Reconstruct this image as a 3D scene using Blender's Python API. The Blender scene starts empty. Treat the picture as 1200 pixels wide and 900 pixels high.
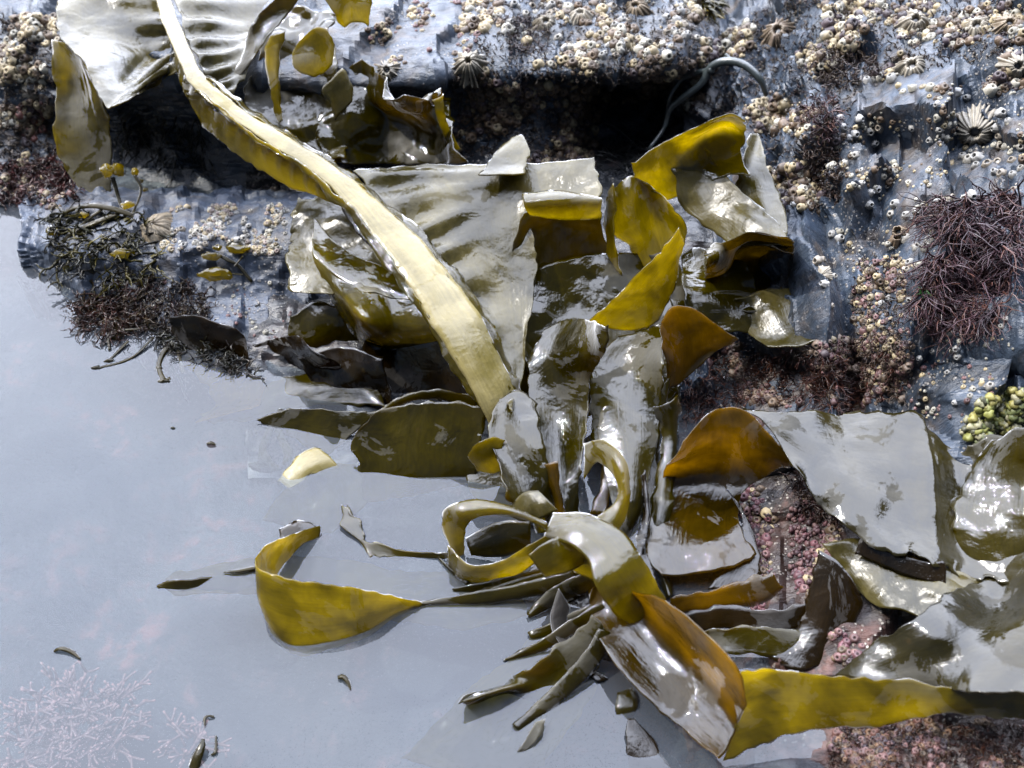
import bpy, math, random
import numpy as np
from mathutils import Vector, Matrix, noise
from mathutils.bvhtree import BVHTree
random.seed(7)
S = bpy.context.scene
COL = S.collection
R = math.radians
# ------------------------------------------------------------------ camera
CAMH = 0.62; PITCH = 45.0; FPX = 1287.0
cam_d = bpy.data.cameras.new('camera'); cam = bpy.data.objects.new('camera', cam_d); COL.objects.link(cam)
cam.location = (0, 0, CAMH); cam.rotation_euler = (R(90 - PITCH), 0, 0)
cam_d.sensor_width = 36; cam_d.lens = 36 * FPX / 1200; cam_d.clip_end = 500; cam_d.clip_start = 0.01
cam_d.dof.use_dof = True; cam_d.dof.focus_distance = 0.80; cam_d.dof.aperture_fstop = 8.5
S.camera = cam
_c, _s = math.cos(R(PITCH)), math.sin(R(PITCH))
def ray(x, y):
    a = (x - 600) / FPX; b = (450 - y) / FPX
    return np.array((a, _c + b * _s, -_s + b * _c))
def P(x, y, h):                      # a point of the place seen in direction (x, y), h centimetres above the water
    d = ray(x, y); t = (h / 100 - CAMH) / d[2]
    return np.array((0, 0, CAMH)) + d * t
# ------------------------------------------------------------------ object helpers
def tag(o, label=None, cat=None, group=None, kind=None):
    if label: o['label'] = label
    if cat: o['category'] = cat
    if group: o['group'] = group
    if kind: o['kind'] = kind
    return o
def empty(name, loc, label, cat, group=None):
    o = bpy.data.objects.new(name, None); COL.objects.link(o); o.location = loc
    o.empty_display_size = .01
    return tag(o, label, cat, group)
def mesh(name, V, F, mats, parent=None, smooth=True, uv=None, col=None, solid=0, mi=None, loc=None):
    V = np.asarray(V, float)
    off = np.array(parent.location) if parent is not None else (np.array(loc) if loc is not None else np.array((V[:, 0].mean(), V[:, 1].mean(), V[:, 2].min())))
    me = bpy.data.meshes.new(name)
    me.from_pydata((V - off).tolist(), [], [tuple(f) for f in F])
    if not isinstance(mats, (list, tuple)): mats = [mats]
    for m in mats: me.materials.append(m)
    if mi is not None: me.polygons.foreach_set('material_index', mi)
    if smooth: me.polygons.foreach_set('use_smooth', [True] * len(me.polygons))
    if uv is not None:
        l = me.uv_layers.new(name='uv'); idx = np.empty(len(me.loops), int); me.loops.foreach_get('vertex_index', idx)
        l.data.foreach_set('uv', np.asarray(uv)[idx].ravel())
    if col is not None:
        a = me.color_attributes.new('tint', 'FLOAT_COLOR', 'POINT')
        c = np.ones((len(V), 4)); c[:, :3] = col; a.data.foreach_set('color', c.ravel())
    me.update()
    o = bpy.data.objects.new(name, me); COL.objects.link(o)
    if parent is not None: o.parent = parent
    else: o.location = off
    if solid:
        m = o.modifiers.new('thick', 'SOLIDIFY'); m.thickness = solid; m.offset = 0
    return o
def cr(p, n):                        # catmull-rom along axis 0 to n samples
    p = np.asarray(p, float); k = len(p)
    if k == 2:
        t = np.linspace(0, 1, n).reshape((-1,) + (1,) * (p.ndim - 1)); return p[0] * (1 - t) + p[1] * t
    q = np.concatenate([[2 * p[0] - p[1]], p, [2 * p[-1] - p[-2]]])
    t = np.linspace(0, k - 1, n); i = np.minimum(t.astype(int), k - 2); f = (t - i).reshape((-1,) + (1,) * (p.ndim - 1))
    a, b, c, d = q[i], q[i + 1], q[i + 2], q[i + 3]
    return .5 * (2 * b + (c - a) * f + (2 * a - 5 * b + 4 * c - d) * f ** 2 + (3 * b - a - 3 * c + d) * f ** 3)
def gridfaces(nr, nc):
    return [(r * nc + c, r * nc + c + 1, (r + 1) * nc + c + 1, (r + 1) * nc + c) for r in range(nr - 1) for c in range(nc - 1)]
def surf(rows, step):
    W = np.array([[P(*p) for p in r] for r in rows])
    lr = np.linalg.norm(np.diff(W, axis=0), axis=2).sum(0).max(); lc = np.linalg.norm(np.diff(W, axis=1), axis=2).sum(1).max()
    nr = int(min(260, max(8, lr / step))); nc = int(min(260, max(6, lc / step)))
    G = cr(W, nr); G = cr(G.transpose(1, 0, 2), nc).transpose(1, 0, 2)
    return G
def normals(G):
    a = np.gradient(G, axis=0); b = np.gradient(G, axis=1)
    n = np.cross(b, a); n /= np.linalg.norm(n, axis=2, keepdims=True) + 1e-12
    return n
def nz(p, f, s=0):
    return noise.noise(Vector((p[0] * f + s, p[1] * f + s * 1.7, p[2] * f - s)))
# ------------------------------------------------------------------ materials
def nt(name):
    m = bpy.data.materials.new(name); m.use_nodes = True; t = m.node_tree
    for n in list(t.nodes): t.nodes.remove(n)
    return m, t
def N(t, ty, **k):
    n = t.nodes.new(ty)
    for a, v in k.items():
        if hasattr(n, a): setattr(n, a, v)
        else: n.inputs[a.replace('_', ' ')].default_value = v
    return n
def L(t, a, b): t.links.new(a, b)
def noise_n(t, scale, detail=4, rough=.55, vec=None, dist=0):
    n = t.nodes.new('ShaderNodeTexNoise'); n.inputs['Scale'].default_value = scale; n.inputs['Detail'].default_value = detail
    n.inputs['Roughness'].default_value = rough; n.inputs['Distortion'].default_value = dist
    if vec is not None: L(t, vec, n.inputs['Vector'])
    return n
def ramp(t, fac, stops, interp='LINEAR'):
    r = t.nodes.new('ShaderNodeValToRGB'); r.color_ramp.interpolation = interp
    e = r.color_ramp.elements
    while len(e) < len(stops): e.new(.5)
    for i, (p, c) in enumerate(stops):
        e[i].position = p; e[i].color = (c, c, c, 1) if isinstance(c, (int, float)) else (*c, 1)
    L(t, fac, r.inputs[0]); return r
def mixc(t, fac, a, b):
    m = t.nodes.new('ShaderNodeMix'); m.data_type = 'RGBA'
    for s, v in ((m.inputs[0], fac), (m.inputs[6], a), (m.inputs[7], b)):
        if isinstance(v, (int, float)): s.default_value = v
        elif isinstance(v, tuple): s.default_value = (*v, 1)
        else: L(t, v, s)
    return m.outputs[2]
def mat_kelp(name, dark, light, trans, tfac=.4, rough=.09, ior=1.42, wrinkle=.4, spots=.5, dry=(15, .545)):
    m, t = nt(name)
    out = N(t, 'ShaderNodeOutputMaterial'); tc = N(t, 'ShaderNodeTexCoord'); ge = N(t, 'ShaderNodeNewGeometry')
    pos = ge.outputs['Position']
    n1 = noise_n(t, 18, 5, .6, pos, .4); n2 = noise_n(t, 90, 4, .6, pos)
    mp = N(t, 'ShaderNodeMapping'); mp.inputs['Scale'].default_value = (9, 1.6, 1); L(t, tc.outputs['UV'], mp.inputs[0])
    n3 = noise_n(t, 4, 5, .6, mp.outputs[0], .3)
    f = ramp(t, n1.outputs[0], [(.38, 0), (.60, 1)])
    base = mixc(t, f.outputs[0], dark, light)
    st = ramp(t, n3.outputs[0], [(.3, .62), (.7, 1.0)])
    mul = N(t, 'ShaderNodeMix', data_type='RGBA', blend_type='MULTIPLY'); mul.inputs[0].default_value = .8
    L(t, base, mul.inputs[6]); L(t, st.outputs[0], mul.inputs[7]); base = mul.outputs[2]
    # small dark blemishes and pale nibbled flecks
    vo = N(t, 'ShaderNodeTexVoronoi'); vo.inputs['Scale'].default_value = 55; L(t, pos, vo.inputs['Vector'])
    sp = ramp(t, vo.outputs['Distance'], [(.05, spots), (.14, 0)])
    g = ramp(t, n2.outputs[0], [(.52, 0), (.6, 1)])
    mm = N(t, 'ShaderNodeMath', operation='MULTIPLY'); L(t, sp.outputs[0], mm.inputs[0]); L(t, g.outputs[0], mm.inputs[1])
    base = mixc(t, mm.outputs[0], base, (.03, .018, .004))
    # bump
    b1 = N(t, 'ShaderNodeBump'); b1.inputs['Strength'].default_value = wrinkle; b1.inputs['Distance'].default_value = .004
    nb = noise_n(t, 45, 3, .5, pos, .6); L(t, nb.outputs[0], b1.inputs['Height'])
    b2 = N(t, 'ShaderNodeBump'); b2.inputs['Strength'].default_value = wrinkle * .55; b2.inputs['Distance'].default_value = .0012
    nb2 = noise_n(t, 240, 3, .6, pos, .3); L(t, nb2.outputs[0], b2.inputs['Height']); L(t, b1.outputs[0], b2.inputs['Normal'])
    b3 = N(t, 'ShaderNodeBump'); b3.inputs['Strength'].default_value = wrinkle * .5; b3.inputs['Distance'].default_value = .0015
    L(t, n3.outputs[0], b3.inputs['Height']); L(t, b2.outputs[0], b3.inputs['Normal'])
    di = N(t, 'ShaderNodeBsdfDiffuse'); L(t, base, di.inputs[0]); L(t, b3.outputs[0], di.inputs['Normal'])
    tr = N(t, 'ShaderNodeBsdfTranslucent')
    tcol = N(t, 'ShaderNodeMix', data_type='RGBA', blend_type='MULTIPLY'); tcol.inputs[0].default_value = .5
    tcol.inputs[6].default_value = (*trans, 1); L(t, st.outputs[0], tcol.inputs[7])
    th = ramp(t, n1.outputs[0], [(.40, .42), (.62, 1.0)]); tc2 = N(t, 'ShaderNodeMix', data_type='RGBA', blend_type='MULTIPLY'); tc2.inputs[0].default_value = 1      # thicker and thinner flesh
    L(t, tcol.outputs[2], tc2.inputs[6]); L(t, th.outputs[0], tc2.inputs[7]); L(t, tc2.outputs[2], tr.inputs[0])
    mx = N(t, 'ShaderNodeMixShader'); mx.inputs[0].default_value = tfac; L(t, di.outputs[0], mx.inputs[1]); L(t, tr.outputs[0], mx.inputs[2])
    gl = N(t, 'ShaderNodeBsdfGlossy')
    rr = ramp(t, n2.outputs[0], [(.4, rough * .6), (.7, rough * 1.8)])
    # patches where the wet film has drained off leave the skin dull, with ragged margins
    nd = noise_n(t, dry[0], 9, .66, pos, .9); dm = ramp(t, nd.outputs[0], [(dry[1], 0), (dry[1] + .012, 1)])
    L(t, mixc(t, dm.outputs[0], rr.outputs[0], (.72, .72, .72)), gl.inputs['Roughness']); L(t, b3.outputs[0], gl.inputs['Normal'])
    fr = N(t, 'ShaderNodeFresnel'); L(t, b3.outputs[0], fr.inputs['Normal'])
    io = N(t, 'ShaderNodeMapRange'); io.inputs[3].default_value = ior; io.inputs[4].default_value = 1 / ior      # the same skin seen from either side
    L(t, ge.outputs['Backfacing'], io.inputs[0]); L(t, io.outputs[0], fr.inputs['IOR'])
    sx = N(t, 'ShaderNodeSeparateXYZ'); L(t, pos, sx.inputs[0])          # under water the skin has no air to shine against
    wz = N(t, 'ShaderNodeMapRange'); wz.inputs[1].default_value = -.0006; wz.inputs[2].default_value = .0004; wz.inputs[3].default_value = .06; L(t, sx.outputs['Z'], wz.inputs[0])
    fm = N(t, 'ShaderNodeMath', operation='MULTIPLY'); L(t, fr.outputs[0], fm.inputs[0]); L(t, wz.outputs[0], fm.inputs[1])
    m2 = N(t, 'ShaderNodeMixShader'); L(t, fm.outputs[0], m2.inputs[0]); L(t, mx.outputs[0], m2.inputs[1]); L(t, gl.outputs[0], m2.inputs[2])
    L(t, m2.outputs[0], out.inputs[0]); return m
M = {}
M['kelp'] = mat_kelp('kelp_olive', (.010, .0078, .0002), (.026, .020, .0003), (.42, .30, .001), .4, rough=.035, ior=1.43)
M['gold'] = mat_kelp('kelp_golden', (.028, .0215, .0004), (.055, .043, .0008), (.84, .68, .001), .56, rough=.05, ior=1.45)  # brighter yellow kelp, with backlit sun glow partly put into its colour
M['amber'] = mat_kelp('kelp_amber', (.018, .011, .0003), (.034, .020, .0005), (.70, .47, .001), .55, rough=.035, ior=1.43)  # kelp copy whose orange colour carries the glow of backlit lobes
M['pale'] = mat_kelp('kelp_pale', (.026, .021, .003), (.085, .070, .024), (.42, .33, .004), .42, rough=.22, ior=1.39, wrinkle=.4, spots=.5, dry=(15, .60))  # lighter creamy base imitates part of the sky sheen on the lobes
M['grey'] = mat_kelp('kelp_grey', (.010, .008, .001), (.026, .021, .006), (.20, .15, .002), .4, rough=.08, ior=1.45, wrinkle=.3, spots=.5)
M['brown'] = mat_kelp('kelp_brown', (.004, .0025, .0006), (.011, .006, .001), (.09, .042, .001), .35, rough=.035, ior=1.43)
M['rib'] = mat_kelp('kelp_midrib', (.11, .088, .024), (.19, .155, .060), (.36, .28, .03), .22, rough=.25, ior=1.42, wrinkle=.3, spots=.3, dry=(20, .58))
M['wrack'] = mat_kelp('wrack', (.007, .006, .001), (.018, .013, .001), (.12, .09, .003), .25, rough=.3, ior=1.28)
def mat_rock(name, c1, c2, c3, crust=.5, rough=.32, bump=.8, wavescale=40):
    m, t = nt(name); out = N(t, 'ShaderNodeOutputMaterial'); ge = N(t, 'ShaderNodeNewGeometry'); pos = ge.outputs['Position']
    mp = N(t, 'ShaderNodeMapping'); mp.inputs['Rotation'].default_value = (.3, .5, .9); mp.inputs['Scale'].default_value = (1, 3.2, 1); L(t, pos, mp.inputs[0])
    n1 = noise_n(t, 16, 8, .62, mp.outputs[0], .5); n2 = noise_n(t, 70, 6, .65, pos); n3 = noise_n(t, 9, 5, .6, pos, .8)
    base = mixc(t, ramp(t, n1.outputs[0], [(.36, 0), (.62, 1)]).outputs[0], c1, c2)
    cf = ramp(t, n3.outputs[0], [(.50, 0), (.60, 1)]); cg = ramp(t, n2.outputs[0], [(.44, 0), (.56, 1)])
    mm = N(t, 'ShaderNodeMath', operation='MULTIPLY'); L(t, cf.outputs[0], mm.inputs[0]); L(t, cg.outputs[0], mm.inputs[1])
    m3 = N(t, 'ShaderNodeMath', operation='MULTIPLY'); L(t, mm.outputs[0], m3.inputs[0]); m3.inputs[1].default_value = crust
    base = mixc(t, m3.outputs[0], base, c3)
    # pinprick settled spat
    vo = N(t, 'ShaderNodeTexVoronoi'); vo.inputs['Scale'].default_value = 260; L(t, pos, vo.inputs['Vector'])
    n4 = noise_n(t, 22, 3, .6, pos)
    sa = ramp(t, vo.outputs['Distance'], [(.22, 1), (.32, 0)]); sb = ramp(t, n4.outputs[0], [(.5, 0), (.62, 1)])
    sm = N(t, 'ShaderNodeMath', operation='MULTIPLY'); L(t, sa.outputs[0], sm.inputs[0]); L(t, sb.outputs[0], sm.inputs[1])
    s2 = N(t, 'ShaderNodeMath', operation='MULTIPLY'); L(t, sm.outputs[0], s2.inputs[0]); s2.inputs[1].default_value = min(1, crust * 1.3)
    base = mixc(t, s2.outputs[0], base, (.20, .18, .155))
    b1 = N(t, 'ShaderNodeBump'); b1.inputs['Strength'].default_value = bump; b1.inputs['Distance'].default_value = .006; L(t, n1.outputs[0], b1.inputs['Height'])
    b2 = N(t, 'ShaderNodeBump'); b2.inputs['Strength'].default_value = bump * .8; b2.inputs['Distance'].default_value = .002; L(t, n2.outputs[0], b2.inputs['Height']); L(t, b1.outputs[0], b2.inputs['Normal'])
    b3 = N(t, 'ShaderNodeBump'); b3.inputs['Strength'].default_value = .8; b3.inputs['Distance'].default_value = .0015; L(t, s2.outputs[0], b3.inputs['Height']); L(t, b2.outputs[0], b3.inputs['Normal'])
    pr = N(t, 'ShaderNodeBsdfPrincipled'); L(t, base, pr.inputs['Base Color']); L(t, b3.outputs[0], pr.inputs['Normal'])
    rr = ramp(t, n3.outputs[0], [(.35, rough * .7), (.65, rough * 1.6)]); L(t, rr.outputs[0], pr.inputs['Roughness']); pr.inputs['IOR'].default_value = 1.42
    L(t, pr.outputs[0], out.inputs[0]); return m
M['slate'] = mat_rock('slate', (.006, .0085, .0125), (.024, .034, .050), (.05, .037, .027), .7, rough=.34, bump=1.0)
M['slate_pale'] = mat_rock('slate_pale', (.009, .012, .018), (.030, .040, .060), (.055, .042, .03), .4, rough=.36)
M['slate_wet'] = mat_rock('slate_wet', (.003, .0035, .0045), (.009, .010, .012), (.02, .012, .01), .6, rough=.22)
M['turf_rock'] = mat_rock('turf_rock', (.006, .0035, .0025), (.018, .008, .0055), (.055, .023, .016), .9, rough=.4, bump=1)
def mat_tint(name, rough=.5, ior=1.45, bs=300, bump=.4, trans=0, var=.35, dim=.62):
    m, t = nt(name); out = N(t, 'ShaderNodeOutputMaterial'); ge = N(t, 'ShaderNodeNewGeometry')
    at = N(t, 'ShaderNodeAttribute', attribute_name='tint'); n1 = noise_n(t, bs, 4, .6, ge.outputs['Position'])
    v = ramp(t, n1.outputs[0], [(.35, 1 - var), (.65, 1.0)])
    mul = N(t, 'ShaderNodeMix', data_type='RGBA', blend_type='MULTIPLY'); mul.inputs[0].default_value = 1
    ds = N(t, 'ShaderNodeVectorMath', operation='SCALE'); ds.inputs['Scale'].default_value = dim; L(t, at.outputs['Color'], ds.inputs[0]); L(t, ds.outputs[0], mul.inputs[6]); L(t, v.outputs[0], mul.inputs[7])
    b = N(t, 'ShaderNodeBump'); b.inputs['Strength'].default_value = bump; b.inputs['Distance'].default_value = .001; L(t, n1.outputs[0], b.inputs['Height'])
    pr = N(t, 'ShaderNodeBsdfPrincipled'); L(t, mul.outputs[2], pr.inputs['Base Color']); pr.inputs['Roughness'].default_value = rough
    pr.inputs['IOR'].default_value = ior; L(t, b.outputs[0], pr.inputs['Normal'])
    if trans:
        tr = N(t, 'ShaderNodeBsdfTranslucent'); L(t, mul.outputs[2], tr.inputs[0]); mx = N(t, 'ShaderNodeMixShader'); mx.inputs[0].default_value = trans
        L(t, pr.outputs[0], mx.inputs[1]); L(t, tr.outputs[0], mx.inputs[2]); L(t, mx.outputs[0], out.inputs[0])
    else: L(t, pr.outputs[0], out.inputs[0])
    return m
M['shell'] = mat_tint('shell', .6); M['weed'] = mat_tint('weed', .3, 1.45, 200, .2, .3); M['lump'] = mat_tint('lump', .35, 1.5, 120, .6)
M['hole'] = mat_tint('operculum', .3)
def mat_seabed():
    m, t = nt('seabed'); out = N(t, 'ShaderNodeOutputMaterial'); ge = N(t, 'ShaderNodeNewGeometry'); pos = ge.outputs['Position']
    n1 = noise_n(t, 7, 6, .65, pos, 1); n2 = noise_n(t, 45, 6, .7, pos); n3 = noise_n(t, 18, 4, .6, pos)
    base = mixc(t, ramp(t, n1.outputs[0], [(.4, 0), (.62, 1)]).outputs[0], (.012, .015, .018), (.028, .030, .032))
    a = N(t, 'ShaderNodeMath', operation='MULTIPLY'); L(t, ramp(t, n1.outputs[0], [(.48, 0), (.6, 1)]).outputs[0], a.inputs[0]); L(t, ramp(t, n2.outputs[0], [(.5, 0), (.62, 1)]).outputs[0], a.inputs[1])
    base = mixc(t, a.outputs[0], base, (.085, .045, .042))
    b = N(t, 'ShaderNodeBump'); b.inputs['Strength'].default_value = .8; b.inputs['Distance'].default_value = .01; L(t, n2.outputs[0], b.inputs['Height'])
    pr = N(t, 'ShaderNodeBsdfPrincipled'); L(t, base, pr.inputs['Base Color']); pr.inputs['Roughness'].default_value = .9; L(t, b.outputs[0], pr.inputs['Normal']); pr.inputs['Specular IOR Level'].default_value = .1
    L(t, pr.outputs[0], out.inputs[0]); return m
M['seabed'] = mat_seabed()
def mat_water():
    m, t = nt('water'); out = N(t, 'ShaderNodeOutputMaterial'); ge = N(t, 'ShaderNodeNewGeometry'); pos = ge.outputs['Position']
    n1 = noise_n(t, 9, 2, .4, pos, .3); n2 = noise_n(t, 45, 2, .4, pos)
    b = N(t, 'ShaderNodeBump'); b.inputs['Strength'].default_value = .16; b.inputs['Distance'].default_value = .004; L(t, n1.outputs[0], b.inputs['Height'])
    b2 = N(t, 'ShaderNodeBump'); b2.inputs['Strength'].default_value = .05; b2.inputs['Distance'].default_value = .002; L(t, n2.outputs[0], b2.inputs['Height']); L(t, b.outputs[0], b2.inputs['Normal'])
    tr = N(t, 'ShaderNodeBsdfTransparent'); tr.inputs[0].default_value = (.80, .86, .88, 1)
    df = N(t, 'ShaderNodeBsdfDiffuse'); df.inputs[0].default_value = (.14, .155, .18, 1)          # pale blue haze put into the colour to brighten the water like reflected sky
    mx = N(t, 'ShaderNodeMixShader'); mx.inputs[0].default_value = .13; L(t, tr.outputs[0], mx.inputs[1]); L(t, df.outputs[0], mx.inputs[2])
    gl = N(t, 'ShaderNodeBsdfGlossy'); gl.inputs['Roughness'].default_value = .0; L(t, b2.outputs[0], gl.inputs['Normal'])
    fr = N(t, 'ShaderNodeFresnel'); fr.inputs['IOR'].default_value = 1.34; L(t, b2.outputs[0], fr.inputs['Normal'])
    m2 = N(t, 'ShaderNodeMixShader'); L(t, fr.outputs[0], m2.inputs[0]); L(t, mx.outputs[0], m2.inputs[1]); L(t, gl.outputs[0], m2.inputs[2])
    L(t, m2.outputs[0], out.inputs[0]); return m
M['water'] = mat_water()
# ------------------------------------------------------------------ sky and sun
SUN_AZ, SUN_EL = -72.0, 50.0
w = bpy.data.worlds.new('World'); S.world = w; w.use_nodes = True; t = w.node_tree
for n in list(t.nodes): t.nodes.remove(n)
out = N(t, 'ShaderNodeOutputWorld'); sky = N(t, 'ShaderNodeTexSky', sky_type='NISHITA'); sky.sun_disc = False
sky.sun_elevation = R(SUN_EL); sky.sun_rotation = R(SUN_AZ); sky.dust_density = 3
bg = N(t, 'ShaderNodeBackground'); bg.inputs[1].default_value = .055; L(t, sky.outputs[0], bg.inputs[0])
tc = N(t, 'ShaderNodeTexCoord'); nv = N(t, 'ShaderNodeVectorMath', operation='NORMALIZE'); L(t, tc.outputs['Generated'], nv.inputs[0])
dp = N(t, 'ShaderNodeVectorMath', operation='DOT_PRODUCT'); L(t, nv.outputs[0], dp.inputs[0])
CE = 57
dp.inputs[1].default_value = (-.12, math.cos(R(CE)), math.sin(R(CE)))
cn = noise_n(t, 5.0, 9, .62, nv.outputs[0], .5)
ad = N(t, 'ShaderNodeMath', operation='MULTIPLY_ADD'); L(t, cn.outputs[0], ad.inputs[0]); ad.inputs[1].default_value = .34; L(t, dp.outputs['Value'], ad.inputs[2])
cm = N(t, 'ShaderNodeMapRange', interpolation_type='SMOOTHSTEP'); L(t, ad.outputs[0], cm.inputs[0])
cm.inputs[1].default_value = .835; cm.inputs[2].default_value = .865
cn2 = noise_n(t, 2.0, 4, .5, nv.outputs[0])
cv = ramp(t, cn2.outputs[0], [(.3, (.70, .77, .98)), (.7, (.84, .88, 1.0))])
cb = N(t, 'ShaderNodeBackground'); L(t, cv.outputs[0], cb.inputs[0]); cb.inputs[1].default_value = 7.8  # bright cloud bank, out of view, added to the sky for pale reflections
ms = N(t, 'ShaderNodeMixShader'); L(t, cm.outputs[0], ms.inputs[0]); L(t, bg.outputs[0], ms.inputs[1]); L(t, cb.outputs[0], ms.inputs[2])
L(t, ms.outputs[0], out.inputs[0])
sd = bpy.data.lights.new('sun', 'SUN'); sd.energy = 3.6; sd.angle = R(1.5); sd.color = (1, .94, .84)
sun = bpy.data.objects.new('sun', sd); COL.objects.link(sun)
dv = Vector((math.sin(R(SUN_AZ)) * math.cos(R(SUN_EL)), math.cos(R(SUN_AZ)) * math.cos(R(SUN_EL)), math.sin(R(SUN_EL))))
sun.rotation_euler = dv.to_track_quat('Z', 'Y').to_euler(); sun.location = dv * 5
S.view_settings.view_transform = 'Standard'; S.view_settings.look = 'None'; S.view_settings.exposure = 1.0; S.view_settings.gamma = 1
S.render.engine = 'CYCLES'; S.cycles.max_bounces = 8; S.cycles.transparent_max_bounces = 12; S.cycles.caustics_reflective = False; S.cycles.caustics_refractive = False
S.cycles.sampling_pattern = 'TABULATED_SOBOL'; S.cycles.denoising_prefilter = 'ACCURATE'
# ------------------------------------------------------------------ ground and water
def sheet(name, x0, x1, y0, y1, n, zf, mat, kind='structure'):
    xs = np.sign(np.linspace(-1, 1, n)) * np.abs(np.linspace(-1, 1, n)) ** 2.2; V = []
    for b in xs:
        for a in xs:
            x = (x0 + x1) / 2 + a * (x1 - x0) / 2; y = (y0 + y1) / 2 + b * (y1 - y0) / 2; V.append((x, y, zf(x, y)))
    return tag(mesh(name, V, gridfaces(n, n), mat, loc=(0, 0, 0)), kind=kind)
def bedz(x, y):
    d = math.hypot(x, y - .6)
    z = -.055 - .02 * min(1, max(0, .3 - x) * 1.5) + .018 * nz((x, y, 0), 4) + .008 * nz((x, y, 0), 15)
    return z - min(1.2, max(0, d - 1.5) * .06)
sheet('seabed', -20, 20, -19.4, 20.6, 260, bedz, M['seabed'])
sheet('water', -20, 20, -19.4, 20.6, 60, lambda x, y: 0.0, M['water'])
# ------------------------------------------------------------------ rocks
ROCKV, ROCKF = [], []
def facet(p, sc, amp, s, an=(1, 1, 1), stp=1.0, bias=0.0):
    q = Vector((p[0] * sc * an[0] + s, p[1] * sc * an[1] + s * .7, p[2] * sc * an[2] - s))
    d, pts = noise.voronoi(q)
    c = pts[0]; r1 = noise.cell_vector(c * 7.3 + Vector((.5, .5, .5)))
    return amp * (r1.x * stp + (q - c).dot(r1 + Vector((0, -bias, 0))) * 1.1)
def rock(name, rows, mat, label, cat='rock', amp=(.010, .004), sc=(14, 45), an=(1, 1, 1), step=.0034, seed=0, group=None, base=-.12, bias=1.0):
    G = surf(rows, step); Nn = normals(G); nr, nc = G.shape[:2]
    if Nn[..., 2].mean() < 0: Nn = -Nn
    D = np.zeros((nr, nc))
    for i in range(nr):
        for j in range(nc):
            p = G[i, j]; w = (nz(p, 30, seed), nz(p, 30, seed + 9), 0)
            pw = (p[0] + w[0] * .008, p[1] + w[1] * .008, p[2])
            D[i, j] = facet(pw, sc[0], amp[0], seed, an, .8, bias) + facet(pw, sc[1], amp[1] * .8, seed + 5, an, .4, bias * .6)
    for _ in range(1):
        E = np.pad(D, 1, mode='edge'); D = (E[:-2, 1:-1] + E[2:, 1:-1] + E[1:-1, :-2] + E[1:-1, 2:] + 2 * D) / 6
    V = []
    for i in range(nr):
        for j in range(nc):
            p = G[i, j]; V.append(p + Nn[i, j] * (D[i, j] + .003 * nz(p, 60, seed) + .0016 * nz(p, 170, seed)))
    F = gridfaces(nr, nc); ROCKF.extend([tuple(k + len(ROCKV) for k in f) for f in F]); ROCKV.extend([tuple(v) for v in V])
    # solid sides and bottom
    bd = [(0, j) for j in range(nc)] + [(i, nc - 1) for i in range(1, nr)] + [(nr - 1, j) for j in range(nc - 2, -1, -1)] + [(i, 0) for i in range(nr - 2, 0, -1)]
    n0 = len(V); cx = sum(V[i * nc + j] for i, j in bd) / len(bd)
    for i, j in bd:
        v = V[i * nc + j]; V.append(np.array((v[0] * .96 + cx[0] * .04, v[1] * .96 + cx[1] * .04, base)))
    m = len(bd)
    for k in range(m):
        a = bd[k][0] * nc + bd[k][1]; b = bd[(k + 1) % m][0] * nc + bd[(k + 1) % m][1]
        F.append((a, b, n0 + (k + 1) % m, n0 + k))
    F.append(tuple(range(n0 + m - 1, n0 - 1, -1)))
    o = mesh(name, V, F, mat, smooth=True)
    o.data.set_sharp_from_angle(angle=R(24))
    return tag(o, label, cat, group)
def hrows(xs, data):
    return [[(x, y if not isinstance(y, (list, tuple)) else y[k], h[k]) for k, x in enumerate(xs)] for y, h in data]
# upper slab with the shadowed undercut
xs = [-120, -20, 60, 150, 300, 450, 560, 650, 700, 740, 800, 835]
rock('rock_slab', hrows(xs, [
    (-230, [15] * 12), (-40, [12, 12, 12.5, 13, 13.5, 13.5, 13.5, 13.5, 13.5, 13.5, 12, 9]),
    ([60, 60, 70, 75, 80, 85, 72, 72, 74, 72, 62, 60], [9, 9, 9.5, 11, 12, 12, 12, 12, 12, 12, 11.5, 8]),
    ([110, 110, 100, 100, 105, 110, 98, 96, 90, 88, 80, 90], [6, 6, 7, 8.5, 9.5, 9.5, 10, 10, 8.5, 8, 7, 4]),
    ([160, 160, 140, 140, 150, 150, 140, 140, 105, 105, 110, 120], [3.5, 3.5, 3, 3.5, 5, 5.5, 6.5, 6, 2, 1, 1, 1]),
    ([205, 205, 180, 185, 195, 195, 180, 180, 150, 150, 150, 160], [1.3, 1.3, 1, .5, 1.5, 2, 3.8, 3.5, .5, -.5, -.5, 0]),
    ([250, 250, 240, 235, 235, 240, 230, 220, 210, 210, 210, 210], [-1, -1, -1, -1, -1, -1, 1, .5, -2, -2, -2, -2])]),
    M['slate'], 'long grey slate slab with a shadowed undercut across the top of the pool', amp=(.010, .005), an=(1.6, .6, 1), seed=3)
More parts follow.
